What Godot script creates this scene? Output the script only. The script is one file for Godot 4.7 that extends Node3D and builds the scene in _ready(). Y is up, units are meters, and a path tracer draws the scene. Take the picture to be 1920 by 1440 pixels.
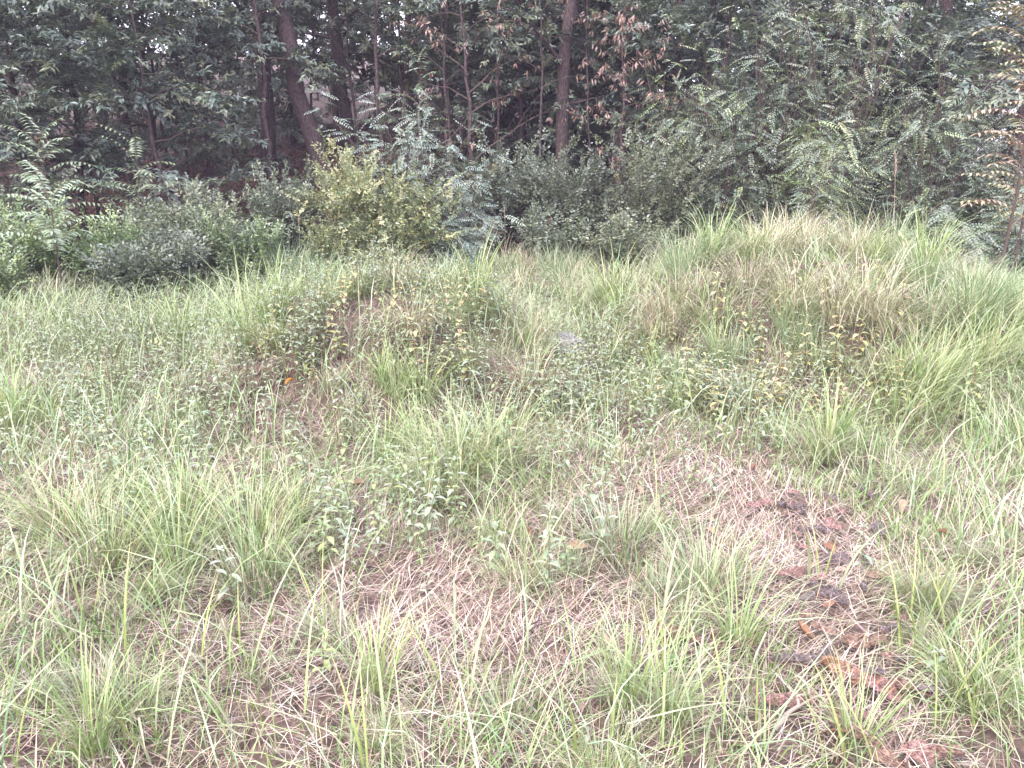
extends Node3D
# An overgrown clearing with two low mounds at the edge of a wood, under an overcast sky.

class Acc:
	var v := PackedVector3Array()
	var n := PackedVector3Array()
	var c := PackedColorArray()
	func tri(a: Vector3, b: Vector3, d: Vector3, up: Vector3, col: Color) -> void:
		var q := (d - a).cross(b - a)
		if q.dot(up) < 0.0:
			var s := b
			b = d
			d = s
			q = -q
		q = q.normalized()
		v.append(a); v.append(b); v.append(d)
		n.append(q); n.append(q); n.append(q)
		c.append(col); c.append(col); c.append(col)
	func put(k: Dictionary, xf: Transform3D, tint: int) -> void:
		v.append_array(xf * k.v)
		n.append_array(Transform3D(xf.basis.orthonormalized(), Vector3.ZERO) * k.n)
		c.append_array(k.c[tint])
	func mesh(m: Material) -> ArrayMesh:
		var a := []
		a.resize(Mesh.ARRAY_MAX)
		a[Mesh.ARRAY_VERTEX] = v
		a[Mesh.ARRAY_NORMAL] = n
		if c.size() == v.size():
			a[Mesh.ARRAY_COLOR] = c
		var r := ArrayMesh.new()
		r.add_surface_from_arrays(Mesh.PRIMITIVE_TRIANGLES, a)
		r.surface_set_material(0, m)
		return r

var rng := RandomNumberGenerator.new()
var bump := FastNoiseLite.new()
var patchy := FastNoiseLite.new()
var taken := {}
var M := {}
var K := {}

# ---------------------------------------------------------------- helpers
func R(a: float, b: float) -> float:
	return rng.randf_range(a, b)

func numbered(called: String) -> String:
	if not taken.has(called):
		taken[called] = 0
		return called
	taken[called] += 1
	return "%s_%03d" % [called, taken[called]]

func base(called: String, label: String, category: String, at: Vector3, turn := 0.0, group := "") -> Node3D:
	var o := Node3D.new()
	o.name = numbered(called)
	add_child(o)
	o.position = at
	o.rotation.y = turn
	tag(o, label, category, group)
	return o

func tag(o: Node3D, label: String, category: String, group := "") -> void:
	o.set_meta("label", label)
	o.set_meta("category", category)
	if group != "":
		o.set_meta("group", group)

func part(called: String, m: Mesh, parent: Node3D) -> MeshInstance3D:
	var o := MeshInstance3D.new()
	o.name = called
	o.mesh = m
	parent.add_child(o, true)
	return o

func copy_of(o: Node3D, at: Vector3, turn: float, size: float, label: String, group := "") -> Node3D:
	var r: Node3D = o.duplicate()
	r.name = numbered(str(o.name).rstrip("0123456789").trim_suffix("_"))
	add_child(r)
	r.position = at
	r.rotation = Vector3(0, turn, 0)
	r.scale = Vector3.ONE * size
	r.set_meta("label", label)
	if group != "":
		r.set_meta("group", group)
	return r

func dome(x: float, z: float, cx: float, cz: float, rx: float, rz: float, h: float) -> float:
	var d := Vector2((x - cx) / rx, (z - cz) / rz).length()
	return (h + 0.16 * bump.get_noise_2d(x * 1.7 + 40.0, z * 1.7)) * smoothstep(0.0, 0.8, 1.0 - d) if d < 1.0 else 0.0

func pit(x: float, z: float) -> float:                       # small hollows under overhanging grass
	var h := 0.0
	for p in [Vector4(-0.28, -3.30, 0.26, 0.15), Vector4(0.62, -4.32, 0.34, 0.16), Vector4(1.70, -3.80, 0.26, 0.10), Vector4(2.35, -5.35, 0.25, 0.09), Vector4(-1.45, -4.75, 0.3, 0.12), Vector4(-0.15, -4.75, 0.3, 0.12), Vector4(-1.0, -2.45, 0.2, 0.09), Vector4(-0.55, -2.45, 0.16, 0.07), Vector4(1.6, -5.0, 0.3, 0.14)]:
		var d: float = Vector2(x - p.x, (z - p.y) * 1.3).length() / p.z
		if d < 1.0:
			h -= p.w * (0.5 + 0.5 * cos(PI * d))
	return h

func gh(x: float, z: float) -> float:
	var h := dome(x, z, 2.7, -7.2, 2.45, 2.9, 0.79) + dome(x, z, -1.0, -6.0, 1.75, 2.0, 0.6)
	h += pit(x, z)
	var t := maxf(0.0, -z - 13.5)
	h += minf(t, 60.0) * (0.02 + 0.18 * smoothstep(6.0, -2.0, x))
	return h + 0.04 * bump.get_noise_2d(x, z) + 0.05 * bump.get_noise_2d(x * 0.45 + 9.0, z * 0.45) * smoothstep(-2.5, -4.0, z)

func on_ground(x: float, z: float, sink := 0.0) -> Vector3:
	return Vector3(x, gh(x, z) - sink, z)

func ground_up(x: float, z: float) -> Vector3:
	return Vector3(gh(x - 0.15, z) - gh(x + 0.15, z), 0.3, gh(x, z - 0.15) - gh(x, z + 0.15)).normalized()

func lin(r: float, g: float, b: float) -> Color:
	return Color(r, g, b).linear_to_srgb()

func frame_of(dir: Vector3, up: Vector3) -> Basis:          # z along dir, y towards up
	var z := dir.normalized()
	var x := up.cross(z)
	if x.length() < 0.01:
		x = Vector3.RIGHT.cross(z)
	x = x.normalized()
	return Basis(x, z.cross(x), z)

func tube(a: Acc, p: PackedVector3Array, r: PackedFloat32Array, sides: int, col := Color.WHITE) -> void:
	var rings := []
	for i in p.size():
		var d := p[mini(i + 1, p.size() - 1)] - p[maxi(i - 1, 0)]
		var f := frame_of(d, Vector3(0.3, 0.2, 1.0))
		var ring := []
		for k in sides:
			var w := TAU * k / sides
			ring.append(f.x * cos(w) + f.y * sin(w))
		rings.append(ring)
	for i in p.size() - 1:
		for k in sides:
			var l := (k + 1) % sides
			var na: Vector3 = rings[i][k]
			var nb: Vector3 = rings[i][l]
			var nc: Vector3 = rings[i + 1][l]
			var nd: Vector3 = rings[i + 1][k]
			var va := p[i] + na * r[i]
			var vb := p[i] + nb * r[i]
			var vc := p[i + 1] + nc * r[i + 1]
			var vd := p[i + 1] + nd * r[i + 1]
			var flip := (vc - va).cross(vb - va).dot(na + nc) < 0.0
			for t in ([[va, vc, vb, na, nc, nb], [va, vd, vc, na, nd, nc]] if flip else [[va, vb, vc, na, nb, nc], [va, vc, vd, na, nc, nd]]):
				for j in 3:
					a.v.append(t[j]); a.n.append(t[j + 3]); a.c.append(col)

func leaf(a: Acc, at: Vector3, dir: Vector3, up: Vector3, L: float, W: float, droop: float, col: Color, fine := true) -> void:
	var f := frame_of(dir, up)
	var e := Vector3.DOWN * droop * L
	var tip := at + f.z * L * (1.0 - droop * 0.35) + e
	var mid := at + f.z * L * 0.45 + e * 0.2
	var ml := mid + f.x * W * 0.5
	var mr := mid - f.x * W * 0.5
	if fine:
		var mc := mid - f.y * W * 0.18
		a.tri(at, ml, mc, f.y, col); a.tri(at, mc, mr, f.y, col)
		a.tri(ml, tip, mc, f.y, col); a.tri(mc, tip, mr, f.y, col)
	else:
		a.tri(at, ml, tip, f.y, col); a.tri(at, tip, mr, f.y, col)

func blade(a: Acc, at: Vector3, az: float, tilt: float, L: float, W: float, bend: float, segs: int, col: Color, tipcol: Color, twist := 0.0) -> void:
	var out := Vector3(cos(az), 0, sin(az))
	var side := Vector3(-sin(az + twist), 0, cos(az + twist)) * W * 0.5
	var p := at
	var ang := tilt
	var pl := p - side * 0.8
	var pr := p + side * 0.8
	for i in segs:
		var d := out * sin(ang) + Vector3.UP * cos(ang)
		p += d * (L / segs)
		ang += bend / segs * (0.6 + 0.8 * float(i) / segs) + (R(0.5, 1.3) if segs > 2 and rng.randf() < 0.05 else 0.0)
		var t := float(i + 1) / segs
		var w := 1.0 - t * t * t
		var nl := p - side * w
		var nr := p + side * w
		var up := d.cross(side).normalized()
		var col2 := col.lerp(tipcol, t)
		a.tri(pl, pr, nr, up, col2)
		if i < segs - 1:
			a.tri(pl, nr, nl, up, col2)
		pl = nl
		pr = nr

# ---------------------------------------------------------------- materials
func noise_tex(freq: float, stops: Array, size := 512, octaves := 5, normal := false, seed_ := 3) -> NoiseTexture2D:
	var f := FastNoiseLite.new()
	f.seed = seed_
	f.frequency = freq
	f.fractal_octaves = octaves
	var t := NoiseTexture2D.new()
	t.width = size
	t.height = size
	t.seamless = true
	t.noise = f
	if normal:
		t.as_normal_map = true
		t.bump_strength = 6.0
	else:
		var g := Gradient.new()
		g.offsets = PackedFloat32Array(stops.map(func(s): return s[0]))
		g.colors = PackedColorArray(stops.map(func(s): return s[1]))
		t.color_ramp = g
	return t

func leaf_mat(rough: float, back: Color, spec := 0.5, whole := 0.6) -> StandardMaterial3D:
	var m := StandardMaterial3D.new()
	m.vertex_color_use_as_albedo = true
	m.albedo_color = lin(whole, whole, whole)
	m.roughness = rough
	m.metallic_specular = spec
	m.cull_mode = BaseMaterial3D.CULL_DISABLED
	m.backlight_enabled = true
	m.backlight = back
	return m

func make_materials() -> void:
	M.leaf = leaf_mat(0.36, Color(0.5, 0.55, 0.3), 0.6)
	M.grass = leaf_mat(0.52, Color(0.44, 0.48, 0.14), 0.25, 0.55)
	M.straw = leaf_mat(0.75, Color(0.2, 0.17, 0.13), 0.25, 0.52)
	M.forb = leaf_mat(0.4, Color(0.25, 0.28, 0.18), 0.5, 0.54)
	var b := StandardMaterial3D.new()
	b.albedo_texture = noise_tex(0.02, [[0.25, lin(0.022, 0.014, 0.016)], [0.5, lin(0.055, 0.036, 0.039)], [0.75, lin(0.10, 0.072, 0.074)]])
	b.normal_enabled = true
	b.normal_texture = noise_tex(0.03, [], 512, 5, true)
	b.normal_scale = 1.5
	b.uv1_triplanar = true
	b.uv1_scale = Vector3(3.5, 0.9, 3.5)
	b.roughness = 0.9
	M.bark = b
	var tw := StandardMaterial3D.new()
	tw.albedo_color = lin(0.07, 0.048, 0.045)
	tw.roughness = 0.85
	M.twig = tw
	var ps := StandardMaterial3D.new()
	ps.albedo_color = lin(0.26, 0.22, 0.19)
	ps.roughness = 0.8
	M.pale_stem = ps
	var rs := StandardMaterial3D.new()
	rs.albedo_color = lin(0.15, 0.075, 0.055)
	rs.roughness = 0.8
	M.red_stem = rs
	var gs := StandardMaterial3D.new()
	gs.albedo_color = lin(0.14, 0.16, 0.07)
	gs.roughness = 0.7
	M.green_stem = gs
	var g := StandardMaterial3D.new()
	g.albedo_texture = noise_tex(0.012, [[0.2, lin(0.045, 0.030, 0.027)], [0.45, lin(0.10, 0.066, 0.056)], [0.6, lin(0.14, 0.095, 0.08)], [0.8, lin(0.08, 0.055, 0.046)]], 1024, 6)
	g.normal_enabled = true
	g.normal_texture = noise_tex(0.05, [], 512, 5, true)
	g.uv1_triplanar = true
	g.uv1_world_triplanar = true
	g.uv1_scale = Vector3(0.6, 0.6, 0.6)
	g.roughness = 0.95
	M.soil = g

# ---------------------------------------------------------------- leaf sprays
func tinted(acc: Acc, tints: Array) -> Dictionary:
	var cs := []
	for t in tints:
		var p := PackedColorArray()
		p.resize(acc.c.size())
		for i in acc.c.size():
			p[i] = Color(acc.c[i].r * t.r, acc.c[i].g * t.g, acc.c[i].b * t.b)
		cs.append(p)
	return {"v": acc.v, "n": acc.n, "c": cs}

func shade(spread: float) -> Color:                          # leaf-to-leaf difference in colour
	var s := R(1.0 - spread, 1.0 + spread)
	return Color(s * R(0.92, 1.1), s, s * R(0.88, 1.1))

func kit_oak(tints: Array, L := 0.138) -> Array:
	var out := []
	for i in 6:
		var a := Acc.new()
		for k in 12:
			var az := R(-1.2, 1.2) if k < 7 else R(-2.4, 2.4)
			var at := Vector3(R(-.02, .02), R(-.02, .02), 0.02 + 0.022 * k)
			var d := Vector3(sin(az), R(-0.15, 0.45), cos(az))
			leaf(a, at, d, Vector3(R(-.5, .5), 1, R(-.5, .5)), L * R(0.75, 1.2), L * R(0.27, 0.37), R(0.1, 0.5), shade(0.28), L < 0.2)
		out.append(tinted(a, tints))
	return out

func kit_pinnate(tints: Array, L := 0.30, pairs := 8, ll := 0.062, lw := 0.027, fine := false, droop := 0.25) -> Array:
	var out := []
	for i in 5:
		var a := Acc.new()
		var s := shade(0.2)
		var bow := R(0.1, 0.4)
		for k in pairs:
			var t := (k + 1.0) / (pairs + 0.5)
			var at := Vector3(0, -bow * L * t * t, L * t)
			var g := 1.0 - 0.35 * absf(t - 0.45) * 1.6
			for side in [-1.0, 1.0]:
				var c := shade(0.12)
				leaf(a, at, Vector3(side, R(-0.1, 0.15) - bow * t * 0.4, R(0.15, 0.45)), Vector3(R(-.3, .3), 1, R(-.3, .3)), ll * g * R(.9, 1.1), lw * g, droop * R(.5, 1.5), Color(s.r * c.r, s.g * c.g, s.b * c.b), fine)
		leaf(a, Vector3(0, -bow * L, L), Vector3(0, -bow, 1), Vector3.UP, ll, lw, droop, s, fine)
		a.tri(Vector3(-0.002, 0, 0), Vector3(0.002, 0, 0), Vector3(0, -bow * L, L), Vector3.UP, Color(1.1, 0.8, 0.7))
		out.append(tinted(a, tints))
	return out

func kit_small(tints: Array, L := 0.062, n := 20, len := 0.3) -> Array:
	var out := []
	for i in 6:
		var a := Acc.new()
		for k in n:
			var t := (k + 0.5) / n
			var az := R(-2.0, 2.0)
			leaf(a, Vector3(R(-.02, .02), R(-.02, .03), len * t), Vector3(sin(az), R(-0.2, 0.6), cos(az)), Vector3(R(-.7, .7), 1, R(-.7, .7)), L * R(.7, 1.25), L * R(.42, .55), R(0, 0.35), shade(0.25), false)
		out.append(tinted(a, tints))
	return out

func kit_dead(tints: Array) -> Array:
	var out := []
	for i in 5:
		var a := Acc.new()
		for k in 5:
			var az := R(0, TAU)
			leaf(a, Vector3(0, 0, 0.04 * k), Vector3(sin(az) * 0.5, -R(0.4, 1.2), cos(az) * 0.5), Vector3(cos(az), 0.3, sin(az)), R(0.06, 0.12), R(0.02, 0.04), R(0.1, 0.5), shade(0.35))
		out.append(tinted(a, tints))
	return out

func make_kits() -> void:
	# linear tints over an albedo of 0.6
	K.oak = kit_oak([Color(.17, .225, .19), Color(.15, .205, .18), Color(.20, .25, .185), Color(.185, .24, .215), Color(.26, .30, .21)])
	K.oak_big = kit_oak([Color(.15, .19, .135), Color(.13, .17, .125), Color(.18, .215, .135), Color(.165, .195, .16), Color(.23, .25, .15)], 0.27)
	K.locust = kit_pinnate([Color(.28, .355, .285), Color(.24, .315, .265), Color(.33, .40, .28), Color(.31, .385, .33), Color(.38, .46, .25)])
	K.walnut = kit_pinnate([Color(.105, .175, .09), Color(.09, .15, .085), Color(.13, .20, .10)], 0.55, 9, 0.13, 0.04, true, 0.35)
	K.russet = kit_pinnate([Color(.30, .24, .12), Color(.36, .22, .14), Color(.25, .26, .12), Color(.40, .26, .19)], 0.5, 8, 0.12, 0.036, true, 0.3)
	K.small = kit_small([Color(.20, .24, .17), Color(.17, .21, .16), Color(.23, .27, .17), Color(.21, .255, .205)])
	K.bright = kit_small([Color(.30, .42, .19), Color(.24, .35, .16), Color(.36, .46, .22), Color(.18, .25, .15), Color(.27, .34, .20)], 0.055)
	K.yellowish = kit_small([Color(.44, .47, .25), Color(.35, .41, .22), Color(.54, .54, .31), Color(.26, .32, .18)], 0.06, 22, 0.32)
	K.gold = kit_small([Color(.60, .42, .06), Color(.52, .38, .10)], 0.07, 9, 0.25)
	K.flower = kit_small([Color(.55, .52, .36), Color(.48, .48, .34), Color(.6, .5, .42)], 0.02, 26, 0.16)
	K.dead = kit_dead([Color(.36, .22, .19), Color(.42, .27, .23), Color(.28, .18, .155), Color(.22, .155, .14)])
	K.pale_locust = kit_pinnate([Color(.36, .45, .39), Color(.31, .40, .35), Color(.42, .49, .41), Color(.26, .34, .30)])

# ---------------------------------------------------------------- woody plants
# grows side shoots with sprays on a limb given as points
func clothe(limb: Acc, crown: Acc, p: PackedVector3Array, r0: float, o: Dictionary) -> void:
	var n: int = o.subs
	var total := p[0].distance_to(p[p.size() - 1])
	var kit: Array = K[o.kit]
	for j in n:
		var s: float = lerpf(o.get("bare", 0.2), 1.0, (j + rng.randf()) / n)
		var fi := s * (p.size() - 1)
		var i := mini(int(fi), p.size() - 2)
		var at := p[i].lerp(p[i + 1], fi - i)
		var d := (p[i + 1] - p[i]).normalized()
		var dir := d.rotated(Vector3.UP, (1.0 if j % 2 == 0 else -1.0) * R(0.3, 1.2))
		dir = (dir + Vector3(R(-.3, .3), R(-0.7, 0.7) * o.get("flat", 0.65), R(-.3, .3))).normalized()
		var L: float = total * R(0.22, 0.5) * (1.15 - 0.6 * s) + o.get("sub_min", 0.15)
		var q := PackedVector3Array([at, at + dir * L * 0.5 + Vector3.UP * R(-.03, .05) * L, at + dir * L + Vector3.DOWN * L * o.get("droop", 0.12)])
		var rr: float = r0 * 0.35 * (1.1 - 0.7 * s)
		tube(limb, q, PackedFloat32Array([rr, rr * 0.6, 0.002]), 4)
		var m: int = maxi(1, roundi(o.sprays * (0.6 + L / maxf(total * 0.4, 0.1) * 0.4)))
		if at.y > o.get("thin_above", 99.0):
			m = maxi(1, m / 4)
		for k in m:
			var t := (k + 0.6 + R(-.4, .4)) / m
			var c: Vector3 = q[0].lerp(q[2], clampf(t, 0.08, 1.0)) + Vector3(R(-.06, .06), R(-.05, .05), R(-.06, .06)) * o.get("scatter", 1.0)
			var sd := dir.rotated(Vector3.UP, R(-1.3, 1.3)) + Vector3(0, R(-1.0, 0.5) * o.get("flat", 0.65), 0)
			if str(o.kit).ends_with("locust"):
				var round_ := R(0, TAU)
				sd = Vector3(cos(round_), R(-0.55, 0.25), sin(round_))
			var size: float = R(0.75, 1.2) * o.get("leaf_size", 1.0) * (1.6 if at.y > o.get("thin_above", 99.0) else 1.0)
			var f := frame_of(sd, Vector3(R(-.6, .6), 1, R(-.3, .9)))
			var kk: Dictionary = kit[rng.randi() % kit.size()]
			var ti: int = rng.randi() % kk.c.size()
			if rng.randf() < 0.45:
				ti = o.get("main_tint", ti) % kk.c.size()
			crown.put(kk, Transform3D(f.scaled(Vector3.ONE * size), c), ti)

func tree(o: Dictionary) -> Node3D:
	var root := base(o.called, o.label, o.get("category", "tree"), on_ground(o.x, o.z, 0.05), 0.0, o.get("group", ""))
	rng.seed = o.seed
	var H: float = o.h
	var lean: Vector3 = o.get("lean", Vector3.ZERO)
	var rad: float = o.dia * 0.5
	var p := PackedVector3Array()
	var r := PackedFloat32Array()
	var wob := Vector3(R(-1, 1), 0, R(-1, 1)) * 0.02 * H
	for i in 15:
		var t := i / 14.0
		p.append(Vector3(0, H * t, 0) + lean * H * t + wob * sin(t * 5.0) * t + Vector3(R(-1, 1), 0, R(-1, 1)) * 0.006 * H)
		r.append(rad * (1.0 - 0.85 * t) + rad * 0.3 * exp(-t * H * 3.0))
	p[0] = Vector3.ZERO
	var a := Acc.new()
	tube(a, p, r, 12 if rad > 0.1 else 7)
	part("trunk", a.mesh(M.bark), root)
	var crown := Acc.new()
	var n: int = o.limbs
	for k in n:
		var t: float = lerpf(o.crown_from / H, 0.97, pow((k + R(0.1, .9)) / n, o.get("low", 1.0)))
		var i := mini(int(t * 14), 13)
		var at := p[i].lerp(p[i + 1], t * 14 - i)
		var az := k * 2.4 + R(-.5, .5)
		var L: float = o.reach * R(0.65, 1.1) * (1.0 - 0.65 * pow(t, 2.0))
		var out := Vector3(cos(az), 0, sin(az))
		var q := PackedVector3Array()
		var rr := PackedFloat32Array()
		var r0 := minf(rad * (1.0 - 0.85 * t) * 0.5, 0.012 + 0.018 * L)
		var rise := R(-0.15, 1.15) + t * 0.4
		var c := at
		for s in 6:
			q.append(c)
			rr.append(r0 * (1.0 - s / 5.5))
			c += (out + Vector3.UP * rise + Vector3(R(-.25, .25), R(-.2, .2), R(-.25, .25))).normalized() * L / 5.0
			rise -= R(0.05, 0.22)
		var limb := Acc.new()
		tube(limb, q, rr, 5)
		clothe(limb, crown, q, r0, o)
		part("limb", limb.mesh(M.twig if o.get("thin_twig", false) else M.bark), root)
	if crown.v.size():
		part("crown", crown.mesh(M.leaf), root)
	return root

func shrub(o: Dictionary) -> Node3D:
	var root := base(o.called, o.label, o.get("category", "shrub"), on_ground(o.x, o.z, 0.03), 0.0, o.get("group", ""))
	rng.seed = o.seed
	var crown := Acc.new()
	var extra := Acc.new()
	var n: int = o.stems
	for k in n:
		var az := k * 2.4 + R(-.4, .4)
		var lean: float = R(0.1, 1.0) * o.reach
		var L: float = o.h * (R(0.7, 1.08) if k % 3 else R(0.3, 0.6)) / sqrt(1.0 + lean * lean * 0.4)
		var q := PackedVector3Array()
		var rr := PackedFloat32Array()
		var r0: float = 0.006 + 0.006 * o.h
		for s in 6:
			var t := s / 5.0
			q.append(Vector3(cos(az), 0, sin(az)) * (0.06 + lean * L * (0.35 * t + 0.65 * t * t)) + Vector3.UP * L * (t - 0.18 * o.get("arch", 0.5) * t * t * lean) + Vector3(R(-.03, .03), 0, R(-.03, .03)) * o.h * t)
			rr.append(r0 * (1.0 - 0.8 * t))
		var limb := Acc.new()
		tube(limb, q, rr, 5)
		clothe(limb, crown, q, r0, o)
		if o.has("extra") and k % int(o.get("extra_each", 2)) == 0:
			for j in int(o.get("extra_n", 10)):
				var kk: Dictionary = K[o.extra][rng.randi() % K[o.extra].size()]
				var c: Vector3 = q[3].lerp(q[5], R(0.2, 1.1)) + Vector3(R(-.3, .3), R(-.1, .25), R(-.3, .3)) * o.h * 0.3
				extra.put(kk, Transform3D(frame_of(Vector3(R(-1, 1), R(-.2, .6), R(-1, 1)), Vector3.UP), c), rng.randi() % kk.c.size())
		part("stem", limb.mesh(o.get("stem_mat", M.twig)), root)
	var kit: Array = K[o.kit]
	for k in int(o.get("fill", 200)):                        # shoots that fill the bush out down to the grass
		var d := Vector3(R(-1, 1), R(-0.55, 1), R(-1, 1))
		if d.length() > 1.0 or d.length() < 0.45:
			continue
		var hh: float = o.h * 0.5
		var wide: float = maxf(o.reach, 0.35) * o.h * 0.62
		var c := Vector3(d.x * wide, hh + d.y * hh, d.z * wide) * R(.9, 1.08)
		if c.y < 0.05:
			continue
		var kk: Dictionary = kit[rng.randi() % kit.size()]
		var ti: int = rng.randi() % kk.c.size() if rng.randf() < 0.5 else int(o.get("main_tint", 0)) % kk.c.size()
		crown.put(kk, Transform3D(frame_of(Vector3(d.x, R(-.5, .2), d.z) + Vector3(R(-.5, .5), 0, R(-.5, .5)), Vector3(R(-.4, .4), 1, R(-.4, .4))).scaled(Vector3.ONE * R(.8, 1.25)), c), ti)
	part("foliage", crown.mesh(M.leaf), root)
	if extra.v.size():
		part(o.get("extra_called", "blossom"), extra.mesh(M.leaf), root)
	return root

# a sapling of long compound leaves, each frond a part
func frond_sapling(o: Dictionary) -> Node3D:
	var root := base(o.called, o.label, "sapling", on_ground(o.x, o.z, 0.03), 0.0, o.get("group", ""))
	rng.seed = o.seed
	var st := Acc.new()
	var lean: Vector3 = o.get("lean", Vector3.ZERO)
	var p := PackedVector3Array()
	var r := PackedFloat32Array()
	for i in 7:
		var t := i / 6.0
		p.append(Vector3.UP * o.h * t + lean * o.h * t * t + Vector3(R(-.02, .02), 0, R(-.02, .02)) * o.h)
		r.append(o.get("thick", 0.014) * (1.0 - 0.7 * t))
	tube(st, p, r, 6)
	part("stem", st.mesh(o.get("stem_mat", M.twig)), root)
	for k in int(o.fronds):
		var t: float = lerpf(o.get("from", 0.35), 1.0, float(k) / (o.fronds - 1))
		var i := mini(int(t * 6), 5)
		var at := p[i].lerp(p[i + 1], t * 6 - i)
		var az := k * 2.4 + R(-.4, .4)
		if o.has("face") and rng.randf() < 0.5:
			az = o.face + R(-.7, .7)
		var L: float = o.len * R(0.8, 1.15)
		var a := Acc.new()
		var out := Vector3(cos(az), 0, sin(az))
		var side := Vector3(-sin(az), 0, cos(az))
		var ang := R(0.5, 0.95) + (0.0 if t < 0.85 else -0.3)
		var q := PackedVector3Array()
		var rr := PackedFloat32Array()
		var c := at
		var bent := ang
		for s in 9:
			q.append(c)
			rr.append(0.004 * (1.0 - s / 10.0))
			c += (out * sin(bent) + Vector3.UP * cos(bent)) * L / 8.0
			bent += R(0.10, 0.2)
		tube(a, q, rr, 4, o.get("rachis", Color(.3, .2, .15)))
		var tint: Color = o.tints[rng.randi() % o.tints.size()]
		var pairs: int = o.pairs
		for j in pairs:
			var s := lerpf(0.2, 0.97, float(j) / (pairs - 1))
			var w := s * 8
			var u := mini(int(w), 7)
			var b := q[u].lerp(q[u + 1], w - u)
			var d := (q[u + 1] - q[u]).normalized()
			for sg in [-1.0, 1.0]:
				var h := shade(0.14)
				leaf(a, b, side * sg + d * R(0.15, 0.45) + Vector3.DOWN * R(0.0, 0.25), d.cross(side).abs() + Vector3(R(-.3, .3), 0.6, R(-.3, .3)), o.ll * R(.85, 1.1) * (1.0 - 0.5 * maxf(0.0, s - 0.6)), o.lw, R(0.15, 0.45), Color(tint.r * h.r, tint.g * h.g, tint.b * h.b))
		leaf(a, q[8], q[8] - q[7], Vector3.UP, o.ll, o.lw, 0.2, tint)
		part("frond", a.mesh(M.leaf), root)
	return root

# ---------------------------------------------------------------- meadow plants
func tuft_mesh(o: Dictionary) -> ArrayMesh:
	var a := Acc.new()
	for k in int(o.n):
		var az := R(0, TAU)
		var rad: float = sqrt(rng.randf()) * o.base
		var cols: Array = o.cols
		var c: Color = cols[rng.randi() % cols.size()]
		var h := shade(0.2)
		c = Color(c.r * h.r, c.g * h.g, c.b * h.b)
		var L: float = R(o.l0, o.l1)
		var lean: Vector3 = o.get("lean", Vector3.ZERO)
		var oa := az + R(-.6, .6)
		if lean != Vector3.ZERO and rng.randf() < 0.5:
			oa = atan2(lean.z, lean.x) + R(-.8, .8)
		var tip: Color = c.lerp(o.get("tip", c), R(0.0, 1.0))
		blade(a, Vector3(cos(az) * rad, -0.02, sin(az) * rad), oa, R(0.02, o.tilt), L, o.w * R(.5, 1.4), R(o.b0, o.b1), o.get("segs", 5), c, tip, R(-.5, .5))
	return a.mesh(o.get("mat", M.grass))

func forb_leaf(L: float, W: float, c: Color) -> Acc:
	var a := Acc.new()
	var p := Vector3.ZERO
	var ang := R(-0.2, 0.2)
	var prev := [p, p, p]
	for i in 4:
		var t := (i + 1) / 4.0
		p += Vector3(0, sin(-ang), cos(ang)) * L / 4.0
		ang += R(0.2, 0.42)
		var w: float = W * 0.5 * [0.75, 1.0, 0.7, 0.0][i]
		var cur := [p + Vector3(w, w * 0.35, 0), p, p + Vector3(-w, w * 0.35, 0)]
		a.tri(prev[0], cur[0], cur[1], Vector3.UP, c)
		a.tri(prev[2], cur[2], cur[1], Vector3.UP, c)
		if i > 0:
			a.tri(prev[0], prev[1], cur[1], Vector3.UP, c)
			a.tri(prev[2], prev[1], cur[1], Vector3.UP, c)
		prev = cur
	return a

var leaf_kits := {}
func forb_plan(h: float, nodes: int, per := 2) -> Dictionary:   # a stem and where its leaves sit
	var p := PackedVector3Array()
	var r := PackedFloat32Array()
	var lean := Vector3(R(-.2, .2), 0, R(-.2, .2))
	for i in 5:
		var t := i / 4.0
		p.append(Vector3.UP * h * t + lean * h * t * t)
		r.append(0.0028 * (1.0 - 0.5 * t))
	var xs := []
	var az := R(0, TAU)
	for k in nodes:
		var t := lerpf(0.22, 1.0, float(k) / (nodes - 1))
		var i := mini(int(t * 4), 3)
		var at := p[i].lerp(p[i + 1], t * 4 - i)
		az += 1.57 + R(-.3, .3)
		for j in (per if k < nodes - 1 else per + 2):
			var w := az + TAU * j / (per if k < nodes - 1 else per + 2) + R(-.25, .25)
			var up := R(0.05, 0.5) + 0.5 * pow(t, 4.0)
			var size := (0.65 + 0.5 * sin(PI * clampf(t * 0.85 + 0.1, 0, 1))) * (0.75 if k == nodes - 1 else 1.0) * R(.85, 1.1)
			xs.append(Transform3D(frame_of(Vector3(cos(w), up, sin(w)), Vector3.UP).scaled(Vector3.ONE * size), at))
	return {"p": p, "r": r, "xs": xs}

func forb(o: Dictionary, split: bool) -> Node3D:
	var root := base(o.called, o.label, o.get("category", "plant"), on_ground(o.x, o.z, 0.01), R(0, TAU), o.get("group", ""))
	root.scale = Vector3.ONE * R(.62, 1.3)
	var plan := forb_plan(o.h, o.nodes, o.get("per", 2))
	var st := Acc.new()
	tube(st, plan.p, plan.r, 4)
	part("stem", st.mesh(o.get("stem_mat", M.green_stem)), root)
	var kit: Array = leaf_kits[o.kit]
	var fol := Acc.new()
	for x in plan.xs:
		var k: Dictionary = kit[rng.randi() % kit.size()]
		if split:
			part("leaf", k.mesh, root).transform = x
		else:
			fol.put(k, x, 0)
	if not split:
		part("foliage", fol.mesh(M.forb), root)
	return root

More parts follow.
